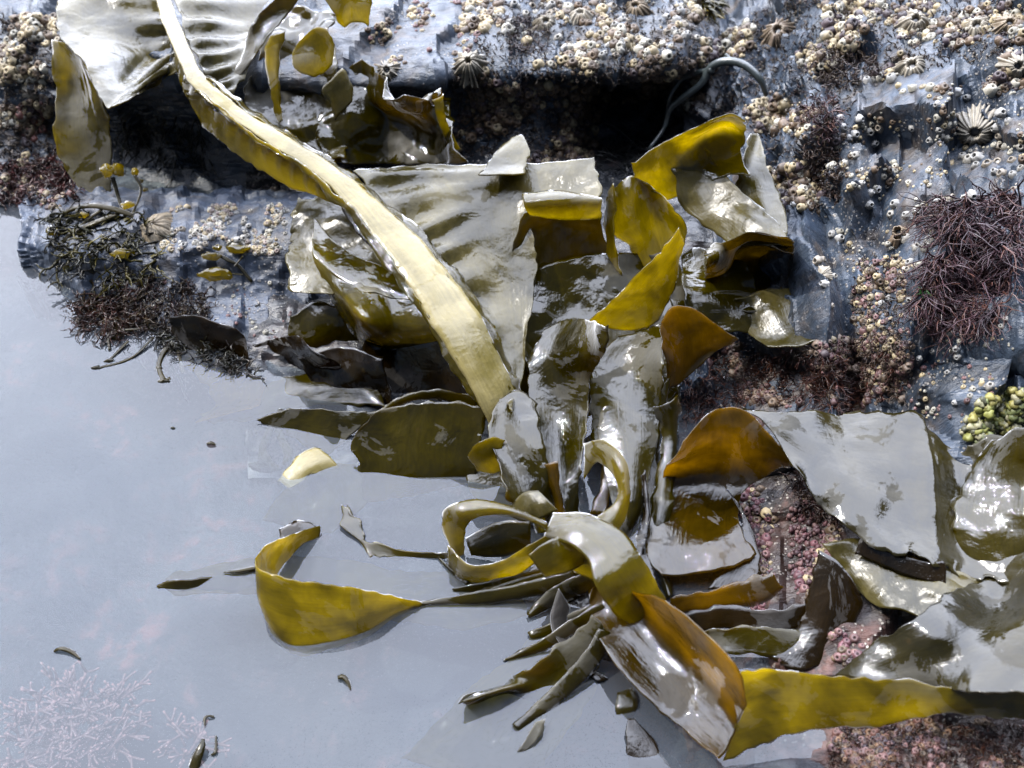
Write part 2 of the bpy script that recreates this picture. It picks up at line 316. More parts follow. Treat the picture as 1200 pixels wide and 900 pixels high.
# ledge
xs = [28, 60, 110, 190, 260, 330, 400, 470]
rock('rock_ledge', hrows(xs, [
    (225, [0, 1, 2, 2.5, 2.5, 2.5, 2.5, 2]), ([262, 250, 246, 244, 243, 240, 238, 235], [2, 3, 3.8, 4.2, 4.2, 4.2, 4, 3]),
    ([285, 290, 292, 292, 292, 290, 290, 290], [1.6, 2.6, 3.4, 3.8, 3.8, 3.8, 3.5, 2.5]),
    ([300, 312, 325, 335, 335, 335, 335, 335], [.6, 1, 1.4, 1.5, 1.5, 1.5, 1.4, 1]),
    ([310, 330, 350, 385, 395, 395, 395, 395], [-.5, -.3, -.2, -.3, -.3, -.3, -.3, -.3]),
    ([325, 345, 375, 415, 440, 440, 440, 440], [-4] * 8)]),
    M['slate_pale'], 'low blue grey slate ledge at the waterline left of the kelp', amp=(.006, .004), sc=(22, 60), an=(2.2, .7, .5), step=.0028, seed=11)
# base behind the kelp, its left end raised to darken the water there
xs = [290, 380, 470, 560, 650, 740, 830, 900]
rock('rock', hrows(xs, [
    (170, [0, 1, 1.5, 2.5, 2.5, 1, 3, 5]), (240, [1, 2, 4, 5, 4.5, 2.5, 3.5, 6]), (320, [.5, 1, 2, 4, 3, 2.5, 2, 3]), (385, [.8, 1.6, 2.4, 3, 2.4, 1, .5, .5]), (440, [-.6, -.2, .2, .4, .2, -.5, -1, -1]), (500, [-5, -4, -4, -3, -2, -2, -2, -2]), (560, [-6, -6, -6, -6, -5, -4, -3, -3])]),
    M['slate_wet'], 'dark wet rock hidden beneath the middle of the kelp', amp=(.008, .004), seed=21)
# right hand outcrop
xs = [800, 850, 900, 950, 1000, 1060, 1130, 1200, 1320]
rock('rock_outcrop', hrows(xs, [
    (-230, [5, 8, 11, 14, 16, 18, 20, 22, 25]), (0, [2, 6, 9.5, 12.5, 14.5, 16, 17.5, 19, 23]), (90, [0, 5, 8.5, 11.5, 13.5, 15.5, 16.5, 18.5, 22]),
    (180, [-2, 4, 7.5, 10, 12.5, 13.8, 14.8, 16.5, 20]), (270, [-2, 2, 5.8, 8, 10, 11.8, 13, 14.5, 18]), (350, [-2, .5, 4.2, 6.6, 8, 10, 11.5, 12.5, 16]),
    ([395, 395, 395, 392, 395, 395, 395, 395, 395], [-2, 0, 3, 5.6, 6.7, 9, 10.5, 11.5, 14]), (425, [-2, -.5, .5, 1.8, 3.5, 7, 9, 9.5, 13]),
    (470, [-2, -1, .5, 1.4, 2.2, 5, 7.5, 8.5, 12]), (520, [-2, -1.2, .3, .8, 1.5, 3, 6, 7, 10]), (570, [-2.5, -2, -.5, 0, .5, 1, 2, 4, 7])]),
    M['slate'], 'craggy slate outcrop rising at the right, dotted with barnacles', amp=(.028, .013), sc=(12, 30), an=(1.5, .8, .7), step=.003, seed=31)
# lower right bed
xs = [770, 840, 900, 960, 1020, 1100, 1200, 1330]
rock('rock', hrows(xs, [
    (460, [-3, -1, .5, 1.5, 2, 3, 5, 8]), (540, [-2.5, -.8, .8, 1.6, 2, 2.4, 3.4, 5]), (600, [-2.5, -.8, .8, 1.6, 2, 2.4, 3.4, 5]), (680, [-2.5, -.8, .4, 1.3, 2, 2.4, 3, 5]),
    (760, [-4, -2.2, -.6, .8, 1.6, 2, 3, 5]), (830, [-6, -4, -1.6, .3, 1.1, 1.6, 2, 4]), (900, [-7, -5, -2, -.4, .9, 1.3, 1.6, 3]), (1010, [-7, -5, -2, -.3, .9, 1, 1.4, 3])]),
    M['turf_rock'], 'low reddish rock covered in turf at the bottom right corner', amp=(.009, .005), sc=(20, 60), step=.003, seed=41)
BVH = BVHTree.FromPolygons(ROCKV, ROCKF)
def hit(x, y):
    d = Vector(ray(x, y)).normalized(); l, n, i, dist = BVH.ray_cast(Vector((0, 0, CAMH)), d)
    if l is None or l.z < -.001: return None, None
    if n.dot(d) > 0: n = -n
    return l, n
# ------------------------------------------------------------------ kelp
LIFT = 0
def blade(parent, name, rows, mat='kelp', ruf=.0035, fr=28, edge=.0025, thick=.0009, step=.0022, ripple=None, seed=None, label=None, fold=0, loc=None):
    rows = [[(a, b, c + LIFT) for a, b, c in q] for q in rows]
    seed = random.uniform(0, 50) if seed is None else seed
    G = surf(rows, step); Nn = normals(G); nr, nc = G.shape[:2]
    U, Vv = np.meshgrid(np.linspace(0, 1, nc), np.linspace(0, 1, nr)); e = np.maximum(np.abs(U * 2 - 1), np.abs(Vv * 2 - 1) * .8) ** 3
    T1 = np.gradient(G, axis=1); T1 /= np.linalg.norm(T1, axis=2, keepdims=True) + 1e-9
    T0 = np.gradient(G, axis=0); T0 /= np.linalg.norm(T0, axis=2, keepdims=True) + 1e-9
    V = np.empty_like(G)
    for i in range(nr):
        for j in range(nc):
            p = G[i, j]
            d = ruf * (nz(p, fr, seed) * (.6 + .9 * e[i, j]) + .28 * nz(p, fr * 3.1, seed + 3) * (.4 + e[i, j]))
            if ripple:
                a, f, fall, side = ripple; q = U[i, j] if side == 0 else 1 - U[i, j]
                d += a * math.sin(Vv[i, j] * f * 6.283 + 2.6 * nz(p, 11, seed)) * math.exp(-((q - .0) / fall) ** 2) * min(1, q * 8 + .15)
            s = edge * (nz(p, 130, seed) + .8 * nz(p, 45, seed + 1) + 1.3 * nz(p, 19, seed + 2)) * (1 if (U[i, j] < .5) else -1)
            s0 = edge * (nz(p, 130, seed + 7) + 1.2 * nz(p, 30, seed + 8)) * e[i, j]
            V[i, j] = p + Nn[i, j] * d + T1[i, j] * s * abs(U[i, j] * 2 - 1) ** 6 + T0[i, j] * s0
    o = mesh(name, V.reshape(-1, 3), gridfaces(nr, nc), M[mat], parent, uv=np.stack([U.ravel(), Vv.ravel()], 1), solid=thick)
    if label: o['label'] = label
    return o
def frond(pt, label, group='kelp fronds on the rocks', name='kelp_frond'):
    return empty(name, tuple(P(*pt)), label, 'kelp', group)
def tube(path, rad, k=8, flat=1.0, cap=True):
    # path: world points, rad: list; returns V, F
    path = np.array(path); n = len(path); V, F = [], []
    T = np.gradient(path, axis=0); prev = None
    for i in range(n):
        tt = T[i] / (np.linalg.norm(T[i]) + 1e-9)
        a = np.cross(tt, (0, 0, 1.)); a = a / (np.linalg.norm(a) + 1e-9) if np.linalg.norm(a) > 1e-3 else np.array((1., 0, 0))
        if prev is not None and a.dot(prev) < 0: a = -a
        prev = a; b = np.cross(a, tt)
        for j in range(k):
            q = 2 * math.pi * j / k; V.append(path[i] + rad[i] * (math.cos(q) * a + flat * math.sin(q) * b))
    for i in range(n - 1):
        for j in range(k): F.append((i * k + j, i * k + (j + 1) % k, (i + 1) * k + (j + 1) % k, (i + 1) * k + j))
    if cap: F.append(tuple(range(k - 1, -1, -1))); F.append(tuple((n - 1) * k + j for j in range(k)))
    return V, F
def pxr(x, y, h, w):                 # radius in metres of something w pixels across there
    p = P(x, y, h); return np.linalg.norm(p - np.array((0, 0, CAMH))) / FPX * w / 2
# ---- K1, the frond with the thick pale midrib
K1 = frond((400, 240, 0), 'largest kelp frond, its thick cream midrib crossing the picture from top left to centre')
mid = [(186, -14, 16, 13), (208, 45, 16, 16), (235, 98, 15.6, 18), (300, 148, 14.2, 21), (370, 193, 12.7, 25), (425, 238, 11.4, 33), (470, 288, 10.2, 46), (515, 345, 9, 52), (552, 405, 7.2, 54), (578, 455, 5.2, 46), (590, 486, 3.6, 38), (597, 512, 2, 24)]
W = cr(np.array([P(*m[:3]) for m in mid]), 90); Rr = cr(np.array([[pxr(*m)] for m in mid]), 90)[:, 0]
V, F = tube(W, Rr * 1.06, 16, .24)
V = [np.array(v) + .0012 * nz(v, 45) + .0005 * nz(v, 150) for v in V]
k = 16; uv = [((j % k) / k, (j // k) / 90) for j in range(len(V))]
mesh('midrib', V, F, M['rib'], K1, uv=uv)
blade(K1, 'blade_lobe', [[(186, -14, 14.95), (150, -14, 15.77), (110, -14, 15.53), (72, -14, 15.25)], [(203, 25, 13.74), (160, 25, 14.08), (112, 30, 14.27), (70, 35, 14.97)], [(208, 48, 12.73), (170, 68, 12.42), (130, 95, 14.21), (98, 75, 14.60)], [(210, 62, 12.21), (178, 88, 12.76), (143, 112, 14.05), (122, 122, 14.05)], [(211, 80, 13.10), (182, 100, 10.82), (152, 116, 14.47), (132, 125, 14.31)]],
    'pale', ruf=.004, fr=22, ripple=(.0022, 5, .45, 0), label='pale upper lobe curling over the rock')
blade(K1, 'blade_lobe', [[(62, 45, 13.5), (85, 58, 14), (108, 85, 13.6)], [(66, 95, 10), (90, 100, 9.8), (118, 118, 11)], [(65, 140, 7.5), (92, 150, 7), (125, 150, 8)],
    [(68, 178, 5), (98, 188, 4.4), (130, 190, 5)], [(90, 222, 2.6), (108, 228, 2.2), (128, 225, 2.6)], [(108, 242, 1.4), (115, 244, 1.2), (124, 240, 1.4)]], 'gold', ruf=.006, fr=24, label='golden lobe hanging down over the edge')
blade(K1, 'blade_lobe', [[(198, -14, 16.03), (235, -14, 16.02), (285, -14, 14.63), (345, -14, 13.68)], [(213, 30, 15.80), (250, 28, 14.90), (285, 30, 13.89), (335, 12, 13.04)], [(228, 62, 15.08), (252, 62, 14.42), (275, 58, 13.87), (312, 42, 13.19)], [(245, 95, 13.96), (262, 90, 13.58), (275, 86, 13.34), (288, 84, 13.45)], [(262, 115, 13.66), (270, 112, 13.40), (276, 108, 13.10), (282, 100, 12.67)]],
    'pale', ruf=.006, fr=20, ripple=(.0034, 7, .55, 0))
blade(K1, 'blade_lobe', [[(208, 52, 15.8), (205, 75, 14), (212, 90, 13)], [(225, 92, 15.6), (220, 112, 13.8), (226, 128, 12.4)], [(262, 126, 15), (255, 145, 13), (258, 168, 11.6)], [(305, 155, 14), (298, 175, 12.2), (302, 200, 10.6)],
    [(345, 182, 13.2), (340, 203, 11.4), (345, 222, 10)], [(385, 208, 12.2), (376, 224, 10.8), (380, 236, 9.8)], [(410, 230, 11.6), (402, 238, 10.6), (404, 240, 10)]], 'gold', ruf=.003, fr=30, ripple=(.0016, 16, .6, 0), label='golden flap hanging under the midrib')
blade(K1, 'blade_lobe', [[(396, 205, 9.05), (372, 230, 7.96), (348, 236, 7.37)], [(412, 235, 8.56), (372, 262, 7.21), (341, 268, 6.58)], [(440, 275, 7.72), (385, 292, 6.50), (340, 300, 5.82)], [(470, 315, 7.59), (395, 318, 6.70), (343, 335, 5.33)], [(500, 350, 8.09), (430, 345, 7.16), (350, 340, 5.43)]],
    'pale', ruf=.007, fr=26, edge=.005)
blade(K1, 'blade_lobe', [[(370, 262, 7.07), (400, 290, 7.43), (450, 315, 7.53), (505, 338, 7.83)], [(366, 290, 7.37), (400, 322, 7.19), (450, 330, 7.44), (515, 352, 7.71)], [(374, 318, 6.59), (412, 338, 7.16), (460, 345, 7.43), (530, 368, 7.77)], [(388, 348, 4.65), (424, 372, 8.20), (466, 384, 6.02), (540, 388, 7.47)], [(402, 372, 3.52), (432, 400, 3.12), (474, 408, 2.73), (545, 402, 3.20)], [(415, 392, 1.47), (436, 410, 0.97), (480, 412, 1.02), (545, 408, 1.35)]], 'gold', ruf=.003, fr=18, label='golden lobe bulging below the midrib, white rimmed')
blade(K1, 'strap', [[(392, 222, 10.8), (402, 222, 11)], [(412, 262, 10.2), (428, 262, 10.5)], [(445, 300, 9.4), (462, 298, 9.8)], [(478, 338, 8.4), (492, 335, 8.8)], [(500, 362, 7.6), (510, 358, 8)]], 'brown', ruf=.003)
G1 = [[(412, 198, 11.90), (480, 193, 11.35), (560, 193, 11.54), (630, 192, 11.96), (692, 183, 13.24)], [(432, 228, 10.85), (495, 212, 11.08), (562, 208, 11.29), (632, 205, 11.70), (698, 205, 12.79)], [(458, 262, 10.01), (512, 243, 10.26), (572, 224, 10.80), (628, 222, 11.07), (700, 234, 11.92)], [(484, 295, 9.14), (532, 272, 9.23), (576, 250, 9.94), (606, 240, 10.24), (622, 240, 10.46)], [(515, 335, 7.75), (552, 312, 7.96), (584, 302, 8.20), (606, 296, 8.44), (626, 290, 8.79)], [(548, 385, 6.19), (577, 367, 6.28), (596, 362, 6.32), (612, 352, 6.68), (622, 350, 6.80)], [(586, 448, 4.51), (600, 440, 4.47), (606, 430, 4.50), (612, 420, 4.65), (616, 410, 4.94)], [(598, 485, 6.08), (602, 478, 5.17), (606, 470, 4.57), (610, 462, 4.16), (614, 455, 3.96)]]
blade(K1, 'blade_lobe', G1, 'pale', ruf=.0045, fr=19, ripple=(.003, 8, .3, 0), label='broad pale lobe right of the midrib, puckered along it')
blade(K1, 'blade_lobe', [[(612, 250, 10.67), (650, 242, 11.18), (703, 240, 11.59)], [(600, 290, 8.50), (655, 262, 9.00), (706, 262, 8.99)], [(605, 350, 5.75), (655, 320, 5.81), (720, 310, 5.61)], [(612, 420, 3.15), (655, 390, 2.91), (715, 370, 2.83)], [(620, 460, 1.75), (655, 440, 1.05), (700, 420, 0.96)]], 'kelp', ruf=.006)
blade(K1, 'hem_fold', [[(612, 228, 12.6), (655, 224, 13), (703, 232, 12.6)], [(614, 240, 12.4), (655, 236, 12.9), (705, 238, 12.5)], [(620, 252, 11.4), (658, 258, 11.2), (704, 256, 11)]], 'gold', ruf=.001, edge=.001, label='bright yellow turned down hem')
blade(K1, 'blade_lobe', [[(598, 160, 13), (612, 158, 13.4), (620, 175, 13.2)], [(570, 192, 12.6), (598, 190, 12.6), (615, 195, 12.6)], [(560, 205, 12.6), (590, 205, 12.6), (612, 205, 12.8)]], 'pale', ruf=.002)
for sd in (-1, 1):                                  # puckered hems along both margins of the midrib
    rows_ = []
    for a_, b_ in zip(mid[2:-2], mid[3:-1]):
        for f_ in (0, .5):
            x_, y_, h_, w_ = [a_[q_] * (1 - f_) + b_[q_] * f_ for q_ in range(4)]
            dx, dy = b_[0] - a_[0], b_[1] - a_[1]; l_ = math.hypot(dx, dy); nx_, ny_ = -dy / l_ * sd, dx / l_ * sd
            rows_.append([(x_ + nx_ * w_ * .40, y_ + ny_ * w_ * .40, h_ + .1), (x_ + nx_ * w_ * .62, y_ + ny_ * w_ * .62, h_ - .35)])
    blade(K1, 'margin', rows_, 'gold', ruf=.003, fr=60, edge=.002)
# ---- K2 back fronds
LIFT = 2.6
K2 = frond((350, 100, 5), 'dark glossy kelp frond folded over the slab above the midrib')
blade(K2, 'blade_lobe', [[(305, 12, 12.43), (350, 14, 12.15), (390, 12, 13.13)], [(308, 38, 11.92), (350, 36, 11.63), (388, 34, 12.44)], [(300, 80, 10.29), (348, 72, 9.74), (390, 78, 10.97)], [(285, 112, 8.57), (345, 118, 7.52), (402, 112, 8.34)], [(300, 150, 6.16), (350, 160, 5.87), (405, 150, 6.45)], [(320, 175, 5.08), (365, 190, 4.50), (408, 188, 5.51)]], 'kelp', ruf=.012, fr=30)
blade(K2, 'curled_strip', [[(318, 42, 14.5), (330, 40, 14.8)], [(312, 60, 13.2), (326, 60, 13.4)], [(314, 90, 11), (326, 92, 11.2)], [(320, 125, 9), (330, 122, 9.3)], [(326, 145, 8), (332, 140, 8.2)]], 'gold', ruf=.002)
blade(K2, 'curled_strip', [[(356, 42, 13.6), (370, 32, 14.2), (383, 34, 14)], [(344, 56, 12.6), (366, 48, 13.2), (389, 50, 13)], [(341, 74, 11.6), (364, 72, 12), (388, 74, 11.6)], [(352, 86, 11), (368, 90, 10.8), (378, 86, 11)]], 'gold', ruf=.002, label='golden folded strip')
blade(K2, 'curled_strip', [[(372, -12, 16.4), (402, -14, 16.6), (430, -12, 16)], [(385, 12, 15), (412, 4, 15.6), (436, 6, 15.2)], [(398, 34, 13.4), (418, 26, 14.2), (434, 32, 13.6)]], 'gold', ruf=.004)
blade(K2, 'blade_lobe', [[(330, -10, 16), (360, -14, 16)], [(300, 25, 14), (335, 20, 14.2)], [(285, 60, 12), (305, 62, 12.4)], [(270, 88, 10.5), (282, 90, 10.6)]], 'kelp', ruf=.004)
LIFT = 1.8
K2b = frond((450, 150, 5), 'crumpled kelp frond with grey shine on the slab edge, below the barnacle tuft')
blade(K2b, 'blade_lobe', [[(388, 98, 9.77), (410, 78, 10.78), (437, 76, 11.18), (458, 115, 13.92), (512, 112, 11.91)], [(378, 130, 8.36), (405, 112, 9.43), (440, 112, 9.36), (482, 128, 12.09), (524, 115, 7.88)], [(372, 160, 7.07), (412, 150, 7.62), (452, 135, 7.58), (500, 150, 8.06), (532, 150, 8.68)], [(385, 185, 6.26), (415, 192, 5.25), (455, 192, 4.40), (500, 192, 5.41), (552, 192, 7.92)]], 'kelp', ruf=.012, fr=28)
blade(K2b, 'curled_strip', [[(375, 105, 12), (400, 80, 13)], [(385, 118, 11), (410, 95, 12)], [(392, 140, 9.5), (412, 118, 10.6)]], 'pale', ruf=.003)
blade(K2b, 'curled_strip', [[(505, 118, 12), (522, 112, 12.2)], [(508, 133, 11), (524, 132, 11)], [(518, 155, 9), (528, 150, 9.2)], [(530, 180, 7), (540, 176, 7.2)]], 'gold', ruf=.002)
# ---- K3 folded cluster on the outcrop
LIFT = 1.3
K3 = frond((850, 280, 5), 'looped kelp frond draped over the outcrop, its top fold glowing yellow')
blade(K3, 'blade_lobe', [[(735, 192, 12.56), (790, 160, 13.79), (848, 132, 16.67), (874, 138, 16.05)], [(740, 205, 11.40), (790, 180, 12.20), (840, 152, 12.49), (874, 158, 12.94)], [(750, 225, 9.19), (800, 200, 10.81), (842, 178, 11.46), (872, 182, 11.80)], [(765, 240, 7.98), (810, 225, 9.33), (850, 205, 10.92), (880, 205, 11.54)]], 'gold', ruf=.003, label='glowing yellow top fold')
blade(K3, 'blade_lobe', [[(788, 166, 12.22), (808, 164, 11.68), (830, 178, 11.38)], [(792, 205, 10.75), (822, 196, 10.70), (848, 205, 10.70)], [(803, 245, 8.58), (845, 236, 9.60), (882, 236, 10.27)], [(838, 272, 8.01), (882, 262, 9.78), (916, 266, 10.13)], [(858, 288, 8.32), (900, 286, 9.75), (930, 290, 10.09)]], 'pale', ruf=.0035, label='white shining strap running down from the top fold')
blade(K3, 'blade_lobe', [[(878, 158, 11.42), (888, 158, 11.10), (892, 165, 11.11)], [(866, 195, 10.96), (884, 192, 10.72), (898, 190, 11.08)], [(862, 225, 9.06), (888, 228, 10.24), (914, 228, 10.44)], [(878, 262, 9.44), (904, 268, 10.19), (925, 262, 10.29)], [(888, 275, 9.67), (908, 280, 10.07), (922, 275, 10.13)]], 'pale', ruf=.004)
blade(K3, 'blade_lobe', [[(828, 292, 7.75), (880, 273, 11.76), (922, 280, 12.85)], [(826, 305, 10.00), (880, 296, 5.95), (934, 302, 6.45)], [(826, 325, 6.11), (880, 322, 5.60), (930, 322, 3.82)], [(830, 348, 5.30), (872, 345, 5.03), (915, 338, 5.81)], [(850, 365, 5.12), (880, 362, 5.34), (905, 355, 5.93)]], 'kelp', ruf=.0045)
blade(K3, 'blade_lobe', [[(862, 352, 5.83), (900, 340, 5.72), (945, 335, 6.39)], [(862, 372, 4.15), (905, 362, 5.64), (955, 358, 5.90)], [(880, 396, 4.04), (920, 392, 5.27), (965, 384, 6.18)], [(900, 408, 4.66), (935, 406, 5.59), (970, 398, 6.37)]], 'pale', ruf=.005)
blade(K3, 'blade_lobe', [[(722, 218, 10.2), (738, 206, 11.4), (752, 212, 10.8), (765, 222, 10.4)], [(712, 238, 8.8), (738, 228, 10.4), (762, 240, 9), (792, 246, 9.6)], [(718, 262, 7.4), (742, 258, 8.6), (768, 264, 7.4), (798, 276, 7.8)], [(736, 292, 5), (756, 285, 6.4), (776, 292, 5.6), (790, 305, 5.6)], [(752, 318, 3.8), (765, 312, 4.6), (778, 316, 4.2), (784, 322, 4.2)]], 'gold', ruf=.008, fr=30)
blade(K3, 'blade_lobe', [[(712, 222, 10), (722, 214, 11)], [(704, 255, 8), (720, 252, 9)], [(708, 290, 6), (722, 292, 6.8)], [(716, 322, 4), (730, 324, 4.6)]], 'gold', ruf=.005)
blade(K3, 'blade_lobe', [[(690, 378, 5.4), (708, 384, 4.6), (728, 388, 4)], [(728, 345, 7.6), (746, 356, 6.2), (768, 380, 4.4)], [(762, 308, 9.8), (774, 325, 8.2), (788, 345, 6)], [(795, 268, 11.6), (798, 275, 11), (801, 284, 10)]], 'gold', ruf=.002, label='pointed golden blade standing in the dark gap')
blade(K3, 'blade_lobe', [[(798, 288, 4.19), (838, 300, 6.31), (872, 310, 6.25)], [(800, 335, 5.74), (840, 340, 6.19), (885, 342, 5.26)], [(806, 378, 4.90), (845, 385, 4.60), (890, 392, 3.60)]], 'kelp', ruf=.007)
blade(K3, 'blade_lobe', [[(760, 300, 5.6), (790, 290, 6)], [(770, 340, 3.6), (806, 335, 4.4)], [(760, 390, 2), (800, 380, 2.4)]], 'kelp', ruf=.005)
# ---- K4 upright blades in the centre
LIFT = 0
K4 = frond((680, 600, -1), 'cluster of upright kelp blades rising from the pool at the picture centre')
blade(K4, 'blade_lobe', [[(774, 376, 8.6), (790, 360, 9.4), (820, 366, 9.2), (864, 400, 7.6)], [(775, 400, 7), (800, 388, 7.4), (828, 392, 7.4), (856, 404, 7)], [(780, 430, 5), (800, 425, 5), (822, 415, 5.6), (842, 410, 6.2)], [(782, 455, 3.4), (795, 450, 3.4), (810, 438, 4.2), (822, 426, 5)]], 'amber', ruf=.0015, label='amber glowing turned over lobe')
blade(K4, 'blade_lobe', [[(722, 396, 5.26), (752, 388, 5.96), (778, 378, 6.68)], [(692, 430, 4.46), (736, 424, 4.77), (777, 425, 6.42)], [(689, 480, 3.15), (732, 480, 3.92), (776, 478, 3.60)], [(702, 540, 2.23), (738, 545, 2.74), (768, 528, 2.49)], [(716, 590, 1.41), (738, 605, 1.26), (756, 585, 1.33)], [(722, 630, 0.77), (735, 640, -0.35), (748, 625, -1.96)]], 'kelp', ruf=.0025, fr=20, label='broad blade with a large white reflection')
blade(K4, 'blade_lobe', [[(640, 386, 5.50), (668, 372, 6.92), (712, 382, 12.32)], [(620, 425, 4.36), (655, 412, 5.91), (708, 410, 10.22)], [(618, 455, 3.73), (655, 448, 4.14), (692, 445, 5.65)], [(624, 500, 2.72), (655, 505, 2.37), (686, 500, 3.85)], [(634, 560, 1.97), (658, 565, 1.86), (682, 560, 2.54)], [(645, 615, 0.28), (662, 620, 0.47), (678, 612, -0.28)]], 'kelp', ruf=.0035, fr=30)
blade(K4, 'blade_lobe', [[(583, 470, 5.00), (605, 455, 5.24), (630, 468, 5.00)], [(573, 500, 4.40), (602, 498, 4.72), (632, 500, 5.04)], [(578, 535, 3.73), (605, 545, 3.72), (640, 545, 3.72)], [(592, 580, 4.07), (618, 595, 2.78), (648, 595, 1.01)], [(605, 610, 0.35), (625, 618, -0.81), (650, 615, -1.21)]], 'kelp', ruf=.005)
blade(K4, 'blade_lobe', [[(562, 520, 5), (578, 512, 5), (592, 516, 4.6)], [(547, 533, 3.6), (566, 536, 3.6), (590, 532, 3.6)], [(556, 550, 2), (575, 556, 1.6), (592, 552, 1.8)]], 'gold', ruf=.002)
blade(K4, 'blade_lobe', [[(708, 520, 2.2), (722, 520, 2.4)], [(708, 550, 1.6), (724, 550, 1.8)], [(690, 600, .3), (712, 605, .2)]], 'amber', ruf=.003)
blade(K4, 'blade_lobe', [[(768, 460, 4), (786, 440, 4.4)], [(762, 520, 2), (776, 500, 2.4)], [(756, 590, .4), (768, 590, .5)], [(760, 660, -.4), (775, 655, -.3)]], 'kelp', ruf=.006)
blade(K4, 'blade_lobe', [[(545, 548, .4), (600, 545, .8), (660, 560, .8)], [(548, 572, -.2), (600, 575, 0), (655, 580, .2)], [(560, 595, -.8), (600, 608, -.4), (650, 610, -.2)]], 'kelp', ruf=.003)
# ---- K5 curled straps
K5 = frond((640, 650, -.5), 'tangle of yellow kelp straps curling in loops at the water surface')
def strap(par, rows, mat, bulge=.25, name='strap', **kw):
    rr = []
    for a, b in rows:
        m = ((a[0] + b[0]) / 2, (a[1] + b[1]) / 2, (a[2] + b[2]) / 2 + bulge); rr.append([a, m, b])
    kw.setdefault('ruf', .0015); kw.setdefault('edge', .001); kw.setdefault('thick', .0011)
    return blade(par, name, rr, mat, **kw)
strap(K5, [((684, 562, 3.4), (686, 520, 5.2)), ((700, 542, 5), (710, 516, 6.4)), ((718, 556, 5.6), (733, 540, 6.4)), ((723, 580, 5.2), (739, 580, 5.2)), ((708, 600, 4.8), (732, 612, 4.2)), ((668, 624, 5.4), (706, 646, 3.8)), ((640, 634, 5.9), (668, 668, 4)), ((618, 650, 5.4), (640, 678, 3.6))], 'gold', label='ring shaped strap')
strap(K5, [((638, 626, 5.3), (650, 602, 5.4)), ((662, 634, 6), (690, 603, 6.1)), ((688, 656, 6), (728, 622, 6.3)), ((700, 692, 5.4), (756, 660, 5.6)), ((722, 722, 3.2), (776, 694, 3.6)), ((758, 742, .8), (794, 738, .8))], 'gold', label='broad yellow strap arching down with a cream top')
strap(K5, [((532, 655, -.2), (545, 650, -.2)), ((518, 618, 2.2), (545, 628, 2)), ((522, 595, 3.7), (552, 610, 3.7)), ((555, 586, 4.3), (580, 603, 4.3)), ((598, 592, 4.6), (612, 608, 4.4)), ((640, 612, 4.4), (645, 622, 3.8))], 'gold', label='strap looping out over the water')
strap(K5, [((524, 640, 2.2), (526, 662, .2)), ((550, 662, 2.2), (542, 680, 0)), ((588, 658, 2.6), (575, 684, 0)), ((620, 638, 3.8), (604, 676, 1)), ((650, 620, 4.6), (640, 650, 2.8))], 'gold')
strap(K5, [((545, 630, 1.2), (552, 652, .6)), ((580, 612, 2.4), (590, 652, .6)), ((622, 612, 3), (622, 640, 1.2))], 'kelp')
strap(K5, [((590, 602, 2.6), (620, 614, 2.6)), ((612, 580, 4), (642, 604, 4)), ((632, 575, 4.6), (654, 598, 4.4))], 'pale')
strap(K5, [((666, 648, 4.6), (668, 668, 3)), ((700, 656, 4), (700, 684, 2.2)), ((732, 680, 3), (722, 708, 1.4)), ((750, 712, 1), (738, 728, .4))], 'gold')
strap(K5, [((530, 690, .15), (532, 692, .1)), ((575, 680, .8), (580, 694, 0)), ((625, 668, 1.6), (640, 684, .4)), ((680, 656, 2.6), (690, 672, 1.4))], 'kelp', bulge=0)
strap(K5, [((562, 693, .15), (565, 697, .1)), ((600, 680, 1), (612, 697, .1)), ((650, 668, 2), (655, 680, 1))], 'kelp', bulge=.1)
strap(K5, [((618, 720, .2), (620, 724, 0)), ((645, 690, 1.4), (660, 706, .3)), ((690, 668, 2.8), (700, 690, 1.4))], 'kelp', bulge=.2)
strap(K5, [((618, 742, .1), (622, 748, 0)), ((655, 725, .8), (665, 740, 0)), ((700, 705, 1.8), (708, 722, .8))], 'kelp', bulge=.1)
strap(K5, [((492, 706, .1), (494, 709, .05)), ((550, 694, .7), (556, 708, .1)), ((610, 684, 1.4), (620, 700, .5)), ((670, 668, 2.4), (680, 686, 1.4))], 'kelp', bulge=.1)
strap(K5, [((590, 772, .1), (592, 775, .05)), ((630, 750, .8), (638, 764, .1)), ((670, 724, 1.8), (680, 740, .8)), ((705, 705, 2.6), (714, 720, 1.8))], 'kelp', bulge=.1)
strap(K5, [((600, 850, .05), (606, 856, 0)), ((640, 812, .8), (654, 826, .1)), ((680, 770, 1.8), (698, 786, .8)), ((704, 735, 2.6), (722, 745, 1.8))], 'kelp', bulge=.1)
strap(K5, [((655, 690, 2.2), (668, 712, 1.2)), ((645, 730, 1.2), (664, 742, .4)), ((668, 770, .5), (684, 772, 0)), ((700, 800, .1), (712, 796, 0))], 'brown', bulge=.1)
K5b = frond((650, 790, -.5), 'fan shaped kelp tip lying flat on the water below the tangled loops')
blade(K5b, 'blade_lobe', [[(540, 822, 1.25), (542, 823, 1.24), (543, 825, 0.09)], [(585, 806, -0.28), (588, 808, 1.11), (590, 812, -0.63)], [(625, 782, 1.34), (636, 796, 0.27), (640, 822, -0.51)], [(662, 752, 1.83), (678, 768, 1.30), (690, 792, 0.19)], [(694, 722, 2.99), (706, 732, 2.77), (712, 745, 1.99)]], 'kelp', ruf=.0025, edge=.003)
blade(K5b, 'blade_lobe', [[(655, 790, -0.61), (690, 770, -0.01), (715, 745, 0.79)], [(690, 815, -1.28), (712, 800, -0.84), (730, 780, -0.22)], [(728, 850, -2.25), (740, 840, -2.01), (748, 820, -1.61)]], 'brown', ruf=.003)  # sunken dark sheet standing for dark water and the kelp's reflection
